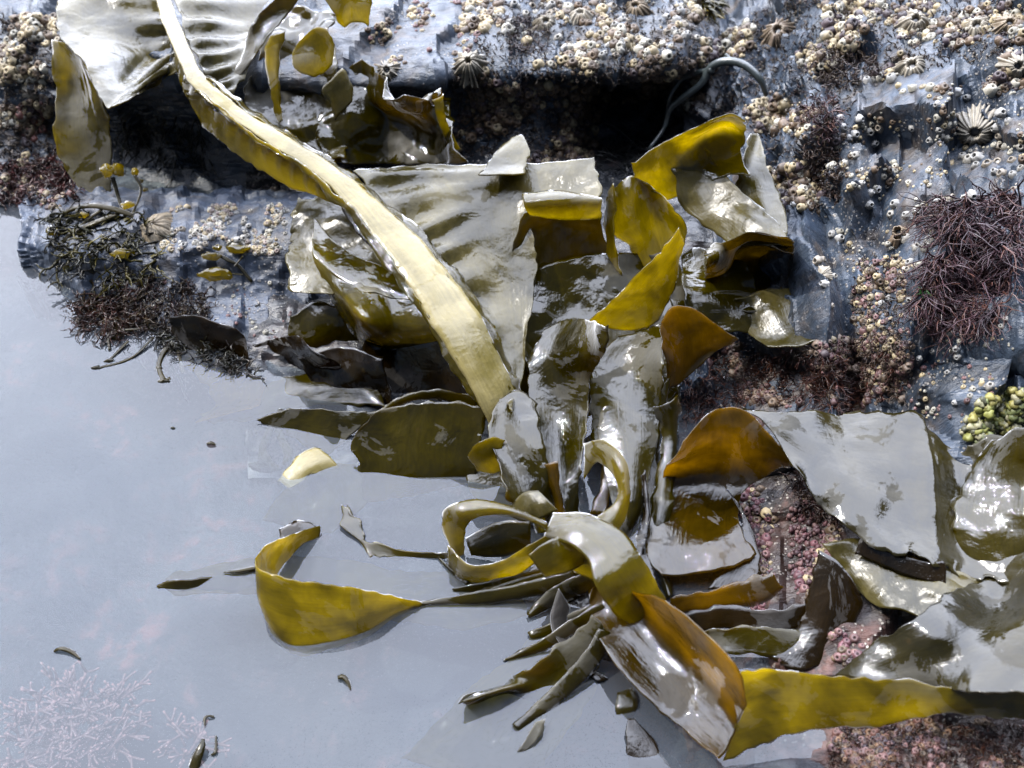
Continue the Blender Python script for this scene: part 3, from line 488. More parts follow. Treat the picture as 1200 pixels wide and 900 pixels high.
blade(K5b, 'blade_lobe', [[(724, 812, .3), (740, 808, .3)], [(726, 830, .2), (745, 826, .2)], [(728, 842, -.2), (738, 840, -.2)]], 'kelp', ruf=.001)
blade(frond((750, 870, -.3), 'dark kelp tip poking up at the bottom edge below the folded ribbon'), 'blade_lobe', [[(735, 845, .5), (745, 842, .5)], [(730, 865, .4), (765, 862, .3)], [(735, 900, -.2), (790, 900, -.2)], [(740, 930, -1), (810, 930, -1)]], 'brown', ruf=.002)
blade(frond((635, 860, -.3), 'tiny dark kelp tip under the fan, left of the bottom kelp tip'), 'blade_lobe', [[(630, 845, .4), (636, 843, .4)], [(618, 862, .3), (630, 866, .2)], [(608, 880, 0), (614, 882, -.1)]], 'kelp', ruf=.001)
# ---- K6 C shaped ribbon
K6 = frond((390, 740, -.5), 'yellow kelp ribbon bent like the letter C standing in the open water')
blade(K6, 'blade_lobe', [[(376, 616, .5), (376, 622, .3), (374, 630, 0)], [(342, 628, 1.8), (344, 634, 1), (350, 642, 0)], [(314, 640, 3), (316, 652, 1.8), (324, 674, .2)], [(301, 656, 3.9), (302, 680, 2.4), (308, 705, .4)], [(306, 668, 4.3), (306, 705, 2.2), (318, 742, -.3)], [(335, 678, 4.3), (335, 722, 2), (345, 766, -.6)], [(388, 684, 3.9), (388, 725, 1.6), (385, 762, -.6)],
    [(432, 692, 2.8), (432, 720, 1.2), (430, 744, -.4)], [(470, 702, 1.1), (468, 712, .4), (462, 722, -.4)], [(494, 709, .15), (493, 711, 0), (490, 714, -.2)]], 'gold', ruf=.0018, fr=16, edge=.0015, step=.0018)
blade(K6, 'tip', [[(182, 686, .1), (184, 688, .1)], [(220, 679, .5), (230, 690, -.2)], [(262, 674, -.3), (270, 692, -1)], [(302, 664, .2), (308, 686, -1.4)]], 'kelp', ruf=.002)
blade(frond((350, 618, 0), 'ragged dark kelp scrap floating against the top of the C shaped ribbon'), 'blade_lobe', [[(328, 622, .3), (330, 634, .1)], [(345, 612, .5), (350, 632, .1)], [(362, 611, .4), (366, 626, .1)], [(373, 618, .2), (374, 621, .1)]], 'brown', ruf=.002, edge=.004)
blade(frond((460, 640, 0), 'narrow dark kelp strip on the water reaching left from the loops'), 'blade_lobe', [[(398, 594, .3), (412, 597, .3)], [(400, 606, .3), (418, 606, .2)], [(396, 618, .3), (428, 614, .2)], [(418, 628, .3), (432, 648, -.1)], [(440, 636, .35), (440, 652, -.1)], [(480, 645, .35), (482, 654, -.1)], [(528, 647, .5), (530, 656, .1)]], 'kelp', ruf=.002, edge=.004, step=.0015)
blade(frond((535, 665, 0), 'small olive sliver of kelp floating just left of the looped straps'), 'blade_lobe', [[(514, 652, .2), (516, 656, .1)], [(530, 668, .3), (533, 674, .1)], [(550, 682, .2), (548, 686, .1)]], 'kelp', ruf=.001)
# ---- submerged blades left of centre
KS = frond((480, 540, -2), 'olive kelp blade lying half under the water left of the upright blades')
blade(KS, 'blade_lobe', [[(440, 482, 3.39), (500, 470, 3.99), (568, 474, 4.19)], [(408, 515, 1.39), (490, 512, 2.19), (565, 515, 2.19)], [(418, 545, 0.19), (490, 550, 0.49), (562, 545, 0.79)], [(428, 588, -1.44), (490, 580, -1.11), (555, 565, -0.61)]], 'kelp', ruf=.003, edge=.004)
blade(KS, 'blade_lobe', [[(420, 520, 1.2), (424, 528, .2)], [(460, 494, 1.4), (470, 512, .2)], [(510, 482, 1.2), (512, 492, .3)]], 'pale', ruf=.001)
KT = frond((350, 460, -1), 'glossy kelp blade with a white stripe of shine breaking the surface below the ledge')
blade(KT, 'blade_lobe', [[(236, 488, -0.60), (238, 490, -0.66), (240, 492, -0.66)], [(290, 462, -0.78), (295, 475, -0.60), (295, 494, -1.26)], [(345, 440, 0.07), (355, 455, 0.31), (362, 478, -0.50)], [(400, 438, 0.50), (410, 452, 0.68), (420, 475, -0.01)], [(440, 455, 0.71), (448, 465, 0.66), (450, 475, 0.83)]], 'kelp', ruf=.003)
blade(KT, 'blade_lobe', [[(300, 492, .3), (340, 478, 1.2)], [(330, 510, -.5), (385, 480, 1.4)], [(360, 525, -.8), (420, 482, 1.6)], [(385, 535, -.9), (445, 480, 1.6)]], 'kelp', ruf=.003)
blade(frond((265, 430, -1), 'brown submerged kelp blade below the reddish weed of the ledge'), 'blade_lobe', [[(192, 404, -.3), (205, 400, -.2), (222, 402, -.3)], [(212, 425, -.6), (235, 412, -.3), (262, 415, -.4)], [(244, 455, -.8), (272, 440, -.4), (304, 436, -.4)], [(250, 478, -.8), (280, 468, -.4), (310, 462, -.2)], [(234, 490, -.1), (262, 486, -.1), (300, 476, 0)]], 'amber', ruf=.003, edge=.004)
blade(frond((385, 380, 0), 'small mottled olive kelp blade on the ledge corner below the hanging lobe'), 'blade_lobe', [[(342, 375, 3), (370, 352, 4), (400, 362, 4)], [(340, 400, 1.2), (370, 385, 2.4), (410, 385, 2.4)], [(350, 420, -.2), (385, 415, .4), (440, 420, .2)]], 'kelp', ruf=.008)
blade(frond((520, 430, 0), 'dark sheet added as shade beneath the midrib'), 'blade_lobe', [[(430, 385, 4), (500, 395, 4.4), (560, 430, 4.2)], [(425, 425, 1.6), (495, 430, 2.2), (560, 462, 2.2)], [(435, 470, -.8), (500, 470, -.4), (560, 495, -.2)]], 'brown', ruf=.005)  # dark sheet put in where there is only shade
blade(frond((365, 542, 0), 'pale cream scrap of kelp floating below the striped blade'), 'blade_lobe', [[(326, 560, -.1), (332, 568, -.2), (340, 575, -.4)], [(350, 532, .4), (362, 545, .4), (372, 556, -.1)], [(372, 524, .4), (386, 534, .4), (396, 546, 0)]], 'rib', ruf=.002, edge=.003)
blade(frond((330, 430, 0), 'brown kelp blade added to darken the waterline between the ledge and the striped blade'), 'blade_lobe', [[(278, 415, 0.07), (310, 400, 0.92), (345, 392, 4.18)], [(300, 440, -0.50), (335, 425, -0.01), (375, 415, 5.18)], [(340, 462, -1.82), (365, 450, -1.09), (400, 438, 1.57)]], 'brown', ruf=.006)  # added to darken bright water between ledge and kelp
blade(frond((415, 455, 0), 'black brown kelp blade added to darken the water left of the midrib foot'), 'blade_lobe', [[(350, 420, 2.4), (400, 408, 3.4), (450, 418, 3.4)], [(360, 445, .8), (410, 440, 1.6), (455, 448, 1.8)], [(380, 478, -.8), (425, 475, -.4), (460, 478, -.2)]], 'brown', ruf=.008, fr=34)  # dark colour stands in for the missing darkness here
blade(frond((235, 400, 0), 'dark kelp blade added to darken the water at the foot of the ledge'), 'blade_lobe', [[(200, 372, 2.4), (235, 368, 3), (275, 385, 2.6)], [(205, 395, .8), (245, 395, 1.2), (290, 412, 1)], [(235, 418, -.6), (265, 420, -.5), (305, 432, -.6)]], 'brown', ruf=.008, fr=34)  # dark blade put in to deepen the tone below the ledge
blade(frond((470, 500, 0), 'narrow olive kelp blade with a curled rim above the half sunk blade'), 'blade_lobe', [[(432, 505, .8), (440, 490, 1.8)], [(465, 478, 2.4), (470, 466, 3.2)], [(510, 470, 3), (512, 458, 3.8)], [(560, 480, 2.6), (560, 462, 3.6)]], 'kelp', ruf=.004)
KB = frond((700, 430, 0), 'deep olive kelp sheet filling the shade between the pale lobe and the upright blades')
blade(KB, 'blade_lobe', [[(598, 330, 6), (680, 300, 7), (760, 300, 6)], [(598, 390, 4), (690, 365, 4.6), (790, 370, 4)], [(590, 450, 1.6), (690, 440, 2), (800, 440, 1.6)], [(590, 500, -.5), (690, 500, -.5), (790, 500, -.5)]], 'kelp', ruf=.008, fr=24)
blade(frond((680, 700, -.5), 'dark brown sheet added as shade under the arching yellow strap'), 'blade_lobe', [[(640, 640, 1.6), (690, 640, 2), (760, 650, 1.8)], [(610, 690, 0), (690, 690, .6), (770, 700, .8)], [(640, 750, -1), (700, 740, -.6), (760, 740, -.4)]], 'brown', ruf=.006)  # dark sheet supplies the shade below the strap
US = 'pale kelp blades fading away under the water'
blade(frond((600, 800, -2), 'sunken kelp blade reaching to the bottom edge below the knot', US), 'blade_lobe', [[(660, 720, -.4), (700, 735, -.4), (740, 760, -.4)], [(560, 800, -1.6), (610, 830, -1.4), (670, 850, -1.2)], [(470, 890, -3), (540, 910, -2.6), (620, 920, -2.4)]], 'kelp', ruf=.004)
blade(frond((500, 700, -2), 'sunken kelp blade reaching left from the knot behind the C shaped ribbon', US), 'blade_lobe', [[(640, 655, -.4), (650, 680, -.3), (655, 705, -.4)], [(520, 670, -1.4), (525, 705, -1.2), (530, 740, -1.6)], [(330, 650, -2), (325, 680, -1.8), (350, 700, -2.4)], [(200, 675, -2.6), (190, 685, -2.4), (200, 694, -2.6)]], 'kelp', ruf=.004)
blade(frond((420, 560, -2), 'sunken kelp blade below the pale cream scrap', US), 'blade_lobe', [[(380, 540, -.8), (420, 545, -.6), (450, 560, -.8)], [(330, 575, -2), (370, 595, -1.8), (420, 600, -2)], [(310, 610, -3), (345, 620, -3), (390, 625, -3)]], 'kelp', ruf=.004)
# more narrow blades rising through the knot
KX = frond((700, 640, -.5), 'narrow dark kelp strips squeezed between the upright blades and the amber hollow')
strap(KX, [((770, 480, 4.4), (790, 468, 5)), ((778, 520, 2.8), (796, 505, 3.2)), ((770, 580, 1.4), (786, 565, 1.8)), ((762, 640, .4), (774, 640, .6)), ((780, 700, .2), (790, 696, .4))], 'kelp', ruf=.006, edge=.003)
strap(KX, [((748, 560, 2.4), (760, 548, 3)), ((752, 610, 1.2), (764, 605, 1.6)), ((742, 660, .8), (756, 655, 1)), ((760, 700, .4), (772, 694, .6))], 'brown', ruf=.005, edge=.003)
strap(KX, [((640, 545, 3.4), (652, 540, 3.8)), ((648, 585, 2), (660, 585, 2.2)), ((652, 620, .6), (664, 620, .8))], 'amber', ruf=.004)
strap(KX, [((612, 560, 2.8), (624, 556, 3)), ((622, 595, 1.6), (634, 592, 1.8)), ((630, 625, .4), (642, 625, .6))], 'gold', ruf=.004)
strap(KX, [((700, 610, 1.6), (712, 600, 2)), ((716, 640, 1), (730, 630, 1.4)), ((736, 670, .6), (750, 660, .8))], 'kelp', ruf=.004)
# ---- K7 bottom folded ribbon
K7 = frond((860, 850, -.5), 'long kelp ribbon folded in a sharp V, running off the right edge along the bottom')
blade(K7, 'blade_lobe', [[(688, 690, 1.15), (700, 688, 2.44), (714, 684, 3.12), (728, 690, 3.31)], [(697, 740, 2.05), (722, 726, 2.20), (748, 710, 2.98), (774, 704, 7.37)], [(732, 790, 2.12), (762, 772, 2.09), (790, 752, 3.33), (822, 738, 8.43)], [(788, 848, 1.80), (814, 824, 2.34), (838, 802, 3.33), (864, 786, 8.14)], [(843, 893, 2.11), (856, 870, 2.25), (866, 846, 2.91), (876, 825, 5.61)]], 'amber', ruf=.002, fr=16, edge=.0016, label='V shaped fold, white on one wall and amber on the other')
blade(K7, 'blade_lobe', [[(862, 788, 6.9), (866, 832, 3.6), (846, 893, .9)], [(900, 783, 6.8), (896, 826, 3.8), (893, 874, 1.3)], [(960, 793, 6), (958, 826, 4.1), (958, 854, 2)], [(1040, 799, 5.9), (1040, 822, 4.6), (1040, 846, 3)], [(1110, 806, 6), (1110, 823, 5.2), (1112, 838, 4.2)], [(1205, 800, 6.6), (1208, 824, 5.6), (1215, 846, 4.8)], [(1260, 800, 7), (1264, 824, 6), (1270, 846, 5)]], 'gold', ruf=.002, fr=16, label='mustard yellow band along the bottom')
blade(K7, 'blade_lobe', [[(985, 790, 2.97), (995, 793, 3.24), (1010, 798, 3.62), (1030, 804, 3.94)], [(1026, 755, 4.59), (1048, 768, 4.96), (1070, 786, 4.90), (1090, 808, 4.77)], [(1085, 716, 6.70), (1108, 742, 6.78), (1125, 775, 6.36), (1140, 810, 6.95)], [(1150, 678, 5.40), (1170, 712, 5.79), (1180, 765, 7.53), (1190, 815, 7.51)], [(1215, 640, 7.33), (1235, 700, 8.54), (1245, 765, 8.82), (1255, 818, 9.31)]], 'grey', ruf=.005, fr=20, label='wide glossy end of the ribbon')
# ---- K8 right blades
K8 = frond((1000, 600, 1), 'broad grey shining kelp blade stretched across the right side below the outcrop')
blade(K8, 'blade_lobe', [[(862, 479, 7.54), (885, 488, 7.34), (905, 508, 6.98), (926, 542, 6.43)], [(920, 487, 7.17), (936, 513, 6.88), (948, 545, 6.31), (960, 592, 5.77)], [(990, 486, 6.93), (1000, 524, 6.72), (1006, 570, 6.60), (1010, 632, 6.05)], [(1050, 482, 7.51), (1056, 530, 6.91), (1060, 590, 6.29), (1065, 657, 5.64)], [(1080, 486, 7.82), (1086, 535, 7.44), (1092, 595, 6.61), (1095, 668, 5.72)], [(1090, 500, 7.60), (1098, 545, 7.21), (1105, 600, 6.46), (1110, 674, 5.51)], [(1120, 524, 7.12), (1126, 560, 6.67), (1130, 610, 6.04), (1132, 682, 5.17)], [(1172, 518, 8.54), (1168, 560, 7.59), (1165, 612, 6.51), (1160, 690, 5.61)], [(1215, 508, 9.91), (1210, 560, 9.15), (1210, 620, 7.86), (1212, 680, 7.06)], [(1270, 505, 11.49), (1268, 560, 12.09), (1268, 620, 9.87), (1270, 680, 8.65)]], 'grey', ruf=.006, fr=24, edge=.005)
blade(K8, 'blade_lobe', [[(800, 518, 7.19), (830, 487, 8.20), (870, 480, 7.99), (926, 532, 6.25)], [(786, 540, 5.59), (830, 515, 6.28), (880, 512, 6.32), (926, 543, 5.56)], [(776, 560, 2.19), (825, 550, 2.54), (872, 552, 3.03), (900, 556, 3.34)], [(762, 600, 1.11), (810, 592, 1.25), (850, 590, 1.59), (868, 580, 2.04)], [(757, 640, 1.17), (800, 640, 1.50), (846, 632, 2.10), (868, 620, 2.16)], [(775, 672, 1.27), (805, 674, 1.25), (850, 668, 1.70), (885, 650, 1.86)]], 'amber', ruf=.003, fr=20, label='amber hollow of the blade with a white lower lip')
blade(K8, 'blade_lobe', [[(850, 570, 2.6), (870, 600, 2.4)], [(868, 600, 2.4), (886, 630, 2)], [(860, 650, 1.6), (892, 655, 1.8)], [(830, 690, .8), (880, 690, 1)]], 'brown', ruf=.004)
blade(K8, 'blade_lobe', [[(1150, 516, 8.4), (1180, 505, 10.4), (1215, 500, 12)], [(1128, 560, 7.4), (1170, 560, 8.6), (1215, 560, 10)], [(1118, 620, 6), (1165, 625, 7), (1215, 625, 8)], [(1135, 690, 5.2), (1175, 690, 5.8), (1215, 690, 6.4)]], 'kelp', ruf=.007, fr=26, edge=.005)
blade(K8, 'blade_lobe', [[(1010, 628, 5.6), (1060, 650, 5.8), (1110, 662, 6.2)], [(1000, 648, 4.8), (1055, 672, 5), (1110, 690, 5.4)]], 'brown', ruf=.004)
K9 = frond((1050, 690, 2), 'mottled grey and tan kelp blade tucked under the broad grey blade')
blade(K9, 'blade_lobe', [[(962, 638, 4.10), (1010, 632, 4.75), (1080, 656, 5.18), (1150, 680, 5.97)], [(975, 652, 4.00), (1020, 665, 4.31), (1078, 680, 5.07), (1130, 695, 5.59)], [(1000, 685, 3.78), (1040, 695, 4.29), (1080, 702, 4.85), (1110, 710, 5.36)], [(1030, 712, 3.94), (1055, 715, 4.37), (1075, 722, 4.56), (1090, 728, 4.95)]], 'pale', ruf=.007, fr=40)
blade(K9, 'blade_lobe', [[(958, 645, 5), (985, 660, 5), (1008, 692, 4.4)], [(948, 688, 3.4), (978, 700, 3.6), (1012, 712, 3.2)], [(935, 735, 1.8), (962, 745, 2), (995, 742, 2)], [(905, 772, .8), (940, 785, .8), (972, 775, 1)]], 'brown', ruf=.003, label='brown domed underside')
K10 = frond((880, 720, 0), 'dark brown kelp straps heaped in the shade left of the domed brown blade')
blade(K10, 'strap', [[(785, 705, 1.8), (788, 718, .8)], [(830, 692, 2.6), (835, 712, 1.4)], [(880, 680, 3), (890, 706, 2)], [(905, 672, 3.2), (918, 690, 2.6)]], 'amber', ruf=.003)
blade(K10, 'strap', [[(785, 725, 1), (795, 745, .2)], [(840, 712, 1.8), (850, 738, .8)], [(900, 715, 2), (915, 745, 1)], [(950, 705, 2.6), (960, 735, 1.6)]], 'brown', ruf=.004)
blade(K10, 'strap', [[(800, 740, 1.2), (810, 765, .4)], [(850, 735, 1.6), (850, 765, .8)], [(905, 735, 1.8), (900, 770, .8)], [(960, 745, 1.8), (955, 785, .8)]], 'kelp', ruf=.004)
blade(K10, 'strap', [[(800, 735, 1), (815, 760, .6)], [(840, 770, 1.2), (830, 790, .4)], [(880, 790, 1), (870, 800, .4)]], 'kelp', ruf=.002)
#DETAILS
# ------------------------------------------------------------------ barnacles, limpets, weeds
def barn_mesh(name, ribs, seg, h, hole, rough, seed, spread=1.0):
    V, F = [], []
    prof = [(1.0 * spread, -.15), (.93, .12 * h), (.80, .42 * h), (.62, .74 * h), (hole + .12, .97 * h), (hole + .03, 1.0 * h), (hole - .03, .86 * h), (hole - .08, .6 * h)]
    for r, z in prof:
        for j in range(seg):
            a = 2 * math.pi * j / seg; n = noise.noise(Vector((math.cos(a) * 1.7 + seed, math.sin(a) * 1.7, z)))
            wob = noise.noise(Vector((math.cos(a) * 2.5, math.sin(a) * 2.5, seed + 9))); k = 1 + rough * (.45 + 1.3 * abs(wob)) * math.cos(ribs * a + seed + 5 * wob) * (1.1 - z * .6) + .26 * n + .06 * noise.noise(Vector((math.cos(a) * 9, math.sin(a) * 9, z * 5 + seed)))
            V.append((r * k * math.cos(a), r * k * math.sin(a), z + .10 * noise.noise(Vector((math.cos(a) * 3, math.sin(a) * 3 + seed, 5))) * (1 if z > .3 else .3)))
    nr = len(prof)
    for i in range(nr - 1):
        for j in range(seg): F.append((i * seg + j, i * seg + (j + 1) % seg, (i + 1) * seg + (j + 1) % seg, (i + 1) * seg + j))
    return V, F
def plate(hole, z, seg=12):
    V = [(0, 0, z + .06)] + [((hole - .06) * math.cos(2 * math.pi * j / seg), (hole - .06) * .99 * math.sin(2 * math.pi * j / seg), z) for j in range(seg)]
    return V, [(0, 1 + j, 1 + (j + 1) % seg) for j in range(seg)]
protos = []
def make_proto(k):
    seed = k * 3.3; h = [.8, 1.0, .65, 1.15][k % 4]; hole = [.32, .28, .4, .34][k % 4]
    V, F = barn_mesh('shell', 6, 24, h, hole, .07, seed)
    c = [(.34, .32, .28), (.30, .29, .27), (.27, .23, .18), (.36, .35, .33)][k % 4]
    col = [np.array(c) * (1 if v[2] > .1 else .6) for v in V]
    o1 = mesh('shell', V, F, M['shell'], col=col, loc=(0, 0, 0)); pv, pf = plate(hole, .55 * h)
    o2 = mesh('operculum', pv, pf, M['hole'], col=[(.02, .018, .016)] * len(pv), loc=(0, 0, 0))
    d1, d2 = o1.data, o2.data
    # one mesh version for the tiny ones
    n = len(V); o3 = mesh('barnacle', V + pv, F + [tuple(i + n for i in f) for f in pf], M['shell'], col=col + [(.03, .026, .022)] * len(pv), loc=(0, 0, 0)); d3 = o3.data
    for o in (o1, o2, o3): bpy.data.objects.remove(o)
    return d1, d2, d3
protos = [make_proto(k) for k in range(4)]
def orient(o, p, n, r, lift=0, spin=None, tilt=.25):
    n = Vector(n) + Vector((random.uniform(-tilt, tilt), random.uniform(-tilt, tilt), random.uniform(-tilt, tilt)))
    q = n.normalized().to_track_quat('Z', 'Y') @ Matrix.Rotation(random.uniform(0, 6.28) if spin is None else spin, 3, 'Z').to_quaternion()
    o.rotation_mode = 'QUATERNION'; o.rotation_quaternion = q; o.location = Vector(p) - n.normalized() * r * .1; o.scale = (r, r, r * random.uniform(.8, 1.15))
def barnacle(x, y, rp, label, group, parts=None):
    p, n = hit(x, y)
    if p is None: return
    n = (n + Vector((0, -.25, .35))).normalized()
    r = pxr2(p, rp); k = random.randrange(4)
    if parts is None: parts = rp >= 6.0
    if parts:
        e = empty('barnacle', (0, 0, 0), label, 'barnacle', group); orient(e, p, n, r)
        for d, nm in ((protos[k][0], 'shell'), (protos[k][1], 'operculum')):
            o = bpy.data.objects.new(nm, d); COL.objects.link(o); o.parent = e
    else:
        o = bpy.data.objects.new('barnacle', protos[k][2]); COL.objects.link(o); orient(o, p, n, r); tag(o, label, 'barnacle', group)
def pxr2(p, rp): return (Vector(p) - Vector((0, 0, CAMH))).length / FPX * rp
GB = 'acorn barnacles on the rocks'
# (x, y, radius) read off the rock, by neighbourhood
sets = {
 'small white barnacle on the craggy outcrop, around the big spiny barnacle': [(1174, 133, 7), (1171, 172, 6), (1196, 172, 6), (1145, 185, 8), (1158, 192, 7), (1135, 186, 7), (1128, 182, 5), (1170, 190, 7), (1185, 188, 6), (1172, 203, 6), (1187, 205, 6), (1182, 143, 5), (1168, 150, 6), (1187, 222, 5), (1196, 197, 5), (1143, 195, 6), (1165, 202, 5), (1121, 109, 7), (1133, 115, 5), (1099, 123, 5), (1170, 160, 5)],
 'small white barnacle on the left face of the outcrop crag': [(1006, 140, 6), (1000, 158, 7), (1003, 182, 5), (988, 150, 6), (988, 192, 6), (985, 205, 5), (994, 162, 5), (1020, 155, 6), (1030, 150, 6), (1025, 168, 5), (1043, 200, 4), (1040, 218, 4), (1068, 150, 5), (1045, 92, 7), (1035, 88, 6), (1026, 93, 6), (1015, 96, 6), (985, 139, 5), (981, 127, 5), (1102, 160, 5), (1090, 165, 5), (1102, 152, 5), (1010, 200, 4), (1011, 215, 4)],
 'white barnacle on the dark slate left of the purple weed': [(1050, 240, 7), (1045, 251, 6), (1062, 252, 6), (1027, 222, 6), (1019, 226, 5), (1075, 247, 5), (1060, 279, 7), (1090, 282, 8), (1087, 290, 7), (1074, 289, 6), (1067, 308, 7), (1074, 311, 6), (1064, 316, 5), (1068, 352, 6), (1042, 350, 5), (1033, 355, 4), (1046, 282, 4), (1018, 240, 6), (1098, 238, 6), (1108, 235, 6), (1116, 232, 6), (1129, 233, 6), (1138, 228, 6)],
 'barnacle on the dark block below the purple weed': [(1113, 390, 5), (1120, 410, 5), (1122, 418, 5), (1093, 412, 4), (1111, 437, 4), (1077, 420, 4), (1160, 452, 6), (1137, 464, 4), (1118, 472, 4), (1179, 374, 4), (1173, 383, 4)],
 'barnacle on the sloping slate slab beside the looped frond': [(978, 324, 5), (966, 333, 6), (976, 358, 4), (958, 306, 7), (966, 304, 5), (975, 275, 6), (984, 280, 6), (930, 240, 4), (944, 212, 4), (1025, 370, 4)],
}
for lab, pts in sets.items():
    for x, y, rr in pts: barnacle(x + random.uniform(-1, 1), y, rr * .95, lab, GB)
def inpoly(poly, x, y):
    c = False; j = len(poly) - 1
    for i in range(len(poly)):
        (xi, yi), (xj, yj) = poly[i], poly[j]
        if (yi > y) != (yj > y) and x < (xj - xi) * (y - yi) / (yj - yi) + xi: c = not c
        j = i
    return c
def pick(poly, n, clump=0, seed=0):
    rnd = random.Random(seed); xs = [p[0] for p in poly]; ys = [p[1] for p in poly]; res = []; tries = 0
    while len(res) < n and tries < n * 40:
        tries += 1; x = rnd.uniform(min(xs), max(xs)); y = rnd.uniform(min(ys), max(ys))
        if not inpoly(poly, x, y): continue
        if clump and noise.noise(Vector((x * clump, y * clump, seed))) < rnd.uniform(-.1, .25): continue
        res.append((x, y))
    return res
LEDGE = [(195, 246), (345, 238), (350, 290), (300, 300), (200, 290)]
for x, y in pick(LEDGE, 75, .03, 3): barnacle(x, y, random.uniform(3, 4.8), 'tiny pinkish white barnacle on the top of the low ledge', 'pinkish barnacles on the low ledge')
for x, y in pick([(560, 0), (830, 0), (825, 62), (560, 72)], 60, .02, 4): barnacle(x, y, random.uniform(4, 6.5), 'cream barnacle on the upper slate slab', 'cream barnacles on the upper slab')
# big ribbed shells, each a thing of its own
def big(x, y, rp, label, cat='barnacle', ribs=17, h=.75, hole=.3, rough=.09, col=(.36, .32, .25), name=None, tint2=(.22, .15, .08), flat=(1, 1, 1), close=False):
    p, n = hit(x, y)
    if p is None: p, n = Vector(P(x, y, 3)), Vector((0, 0, 1))
    n = (n + Vector((0, -.6, .5))).normalized(); r = pxr2(p, rp)
    V, F = barn_mesh('shell', ribs, 132, h, .1 if close else hole, rough, x * .01, 1.12)
    cc = []
    for v in V:
        a = math.atan2(v[1], v[0]); k = noise.noise(Vector((v[0] * 3, v[1] * 3, x * .1)))
        cc.append(np.array(col) * (.85 + .15 * math.cos(ribs * a + x * .01)) * (1 - max(0, k) * .7) + np.array(tint2) * max(0, k) * .7)
    e = empty(name or cat, (0, 0, 0), label, cat, 'large ribbed shells'); 
    o = mesh('shell', V, F, M['shell'], col=cc, loc=(0, 0, 0)); o.parent = e
    pv, pf = plate(.12 if close else hole, (.9 if close else .58) * h, 20); o = mesh('apex' if close else 'operculum', pv, pf, M['hole'], col=[(.12, .1, .08) if close else (.02, .02, .022)] * len(pv), loc=(0, 0, 0)); o.parent = e
    orient(e, p, n, r, tilt=.05); e.scale = (r * flat[0], r * flat[1], r * flat[2])
big(1143, 152, 21, 'biggest spiny cream barnacle with a dark mouth, upper right of the outcrop', rough=.14, ribs=26)
big(1146, 35, 16, 'spiny cream barnacle with a dark mouth near the top right corner', rough=.14)
big(1072, 28, 15, 'ribbed cream barnacle at the top edge, left of the top right corner barnacle', rough=.13, h=.9)
big(1070, 82, 17, 'cream frilled barnacle in the middle of the outcrop above the pale crag', rough=.2, h=.8)
big(1190, 78, 15, 'ribbed cream barnacle half hidden at the right picture edge', rough=.12)
big(1182, 30, 13, 'brownish ribbed barnacle at the top right edge', rough=.12, col=(.26, .2, .13))
big(913, 40, 17, 'frilled barnacle with purple fuzz at the upper left of the outcrop', rough=.2, col=(.24, .18, .12), tint2=(.06, .03, .03))
big(550, 78, 18, 'tall cream barnacle standing alone on the edge of the upper slab', rough=.22, h=1.1, hole=.2)
big(455, 85, 13, 'cream barnacle beside the crumpled frond on the upper slab', rough=.2, h=.9)
big(1056, 275, 10, 'long tubular barnacle with a brown mouth on the dark slate', rough=.12, h=1.9, ribs=12, hole=.42, col=(.26, .19, .12))
big(1050, 285, 9, 'shorter tubular barnacle beside the long tubular one', rough=.12, h=1.6, ribs=12, hole=.42, col=(.24, .17, .11))
big(182, 268, 21, 'large worn limpet with a brown patch on the low ledge', 'limpet', ribs=30, rough=.03, h=.55, col=(.26, .21, .14), tint2=(.12, .07, .03), close=True)
big(965, 322, 9, 'small pale limpet on the sloping slab beside the looped frond', 'limpet', ribs=20, rough=.05, h=.5, close=True)
big(35, 108, 11, 'pale round limpet on the shaded rock at the left edge', 'limpet', ribs=20, rough=.04, h=.6, close=True)
big(640, 30, 15, 'cream ribbed barnacle on top of the upper slab, left of two others', rough=.2)
big(680, 22, 15, 'cream ribbed barnacle on top of the upper slab, middle one of three', rough=.2)
big(745, 12, 14, 'cream ribbed barnacle on top of the upper slab, rightmost of three', rough=.2, col=(.26, .2, .13))
# encrusting colonies too small to count
def crust(name, label, specs, seed):
    rnd = random.Random(seed); V, F, Cc = [], [], []
    for poly, n, clump, rp, cols, tall in specs:
        for x, y in pick(poly, n, clump, seed + n):
            p, nn = hit(x, y)
            if p is None: continue
            nn = (nn + Vector((rnd.uniform(-.4, .4), rnd.uniform(-.6, .2), rnd.uniform(-.1, .6)))).normalized()
            r = pxr2(p, rp[0] * .8 + (rp[1] * 1.15 - rp[0] * .8) * rnd.random() ** 2.2); c = np.array(rnd.choice(cols)) * rnd.uniform(.55, 1.15); q = nn.to_track_quat('Z', 'Y').to_matrix() @ Matrix.Rotation(rnd.uniform(0, 6), 3, 'Z')
            k = 9; b = len(V); hh = tall * rnd.uniform(.6, 1.3); s = rnd.uniform(0, 99)
            for ri, (rr, zz) in enumerate(((1.05, -.3), (.9, .35 * hh), (.62, .8 * hh), (.34, .9 * hh), (.2, .5 * hh))):
                for j in range(k):
                    a = 6.283 * j / k; w = 1 + .3 * noise.noise(Vector((math.cos(a) * 1.5 + s, math.sin(a) * 1.5, ri * .4)))
                    v = Vector((rr * w * math.cos(a), rr * w * math.sin(a), zz + .15 * noise.noise(Vector((a, s, ri))))) * r
                    V.append(tuple(p + q @ v)); Cc.append(c * (.35 if ri == 4 else 1))
            for ri in range(4):
                for j in range(k): F.append((b + ri * k + j, b + ri * k + (j + 1) % k, b + (ri + 1) * k + (j + 1) % k, b + (ri + 1) * k + j))
            F.append(tuple(b + 4 * k + j for j in range(k)))
    return tag(mesh(name, V, F, M['shell'], col=Cc), label, 'barnacle crust', kind='stuff')
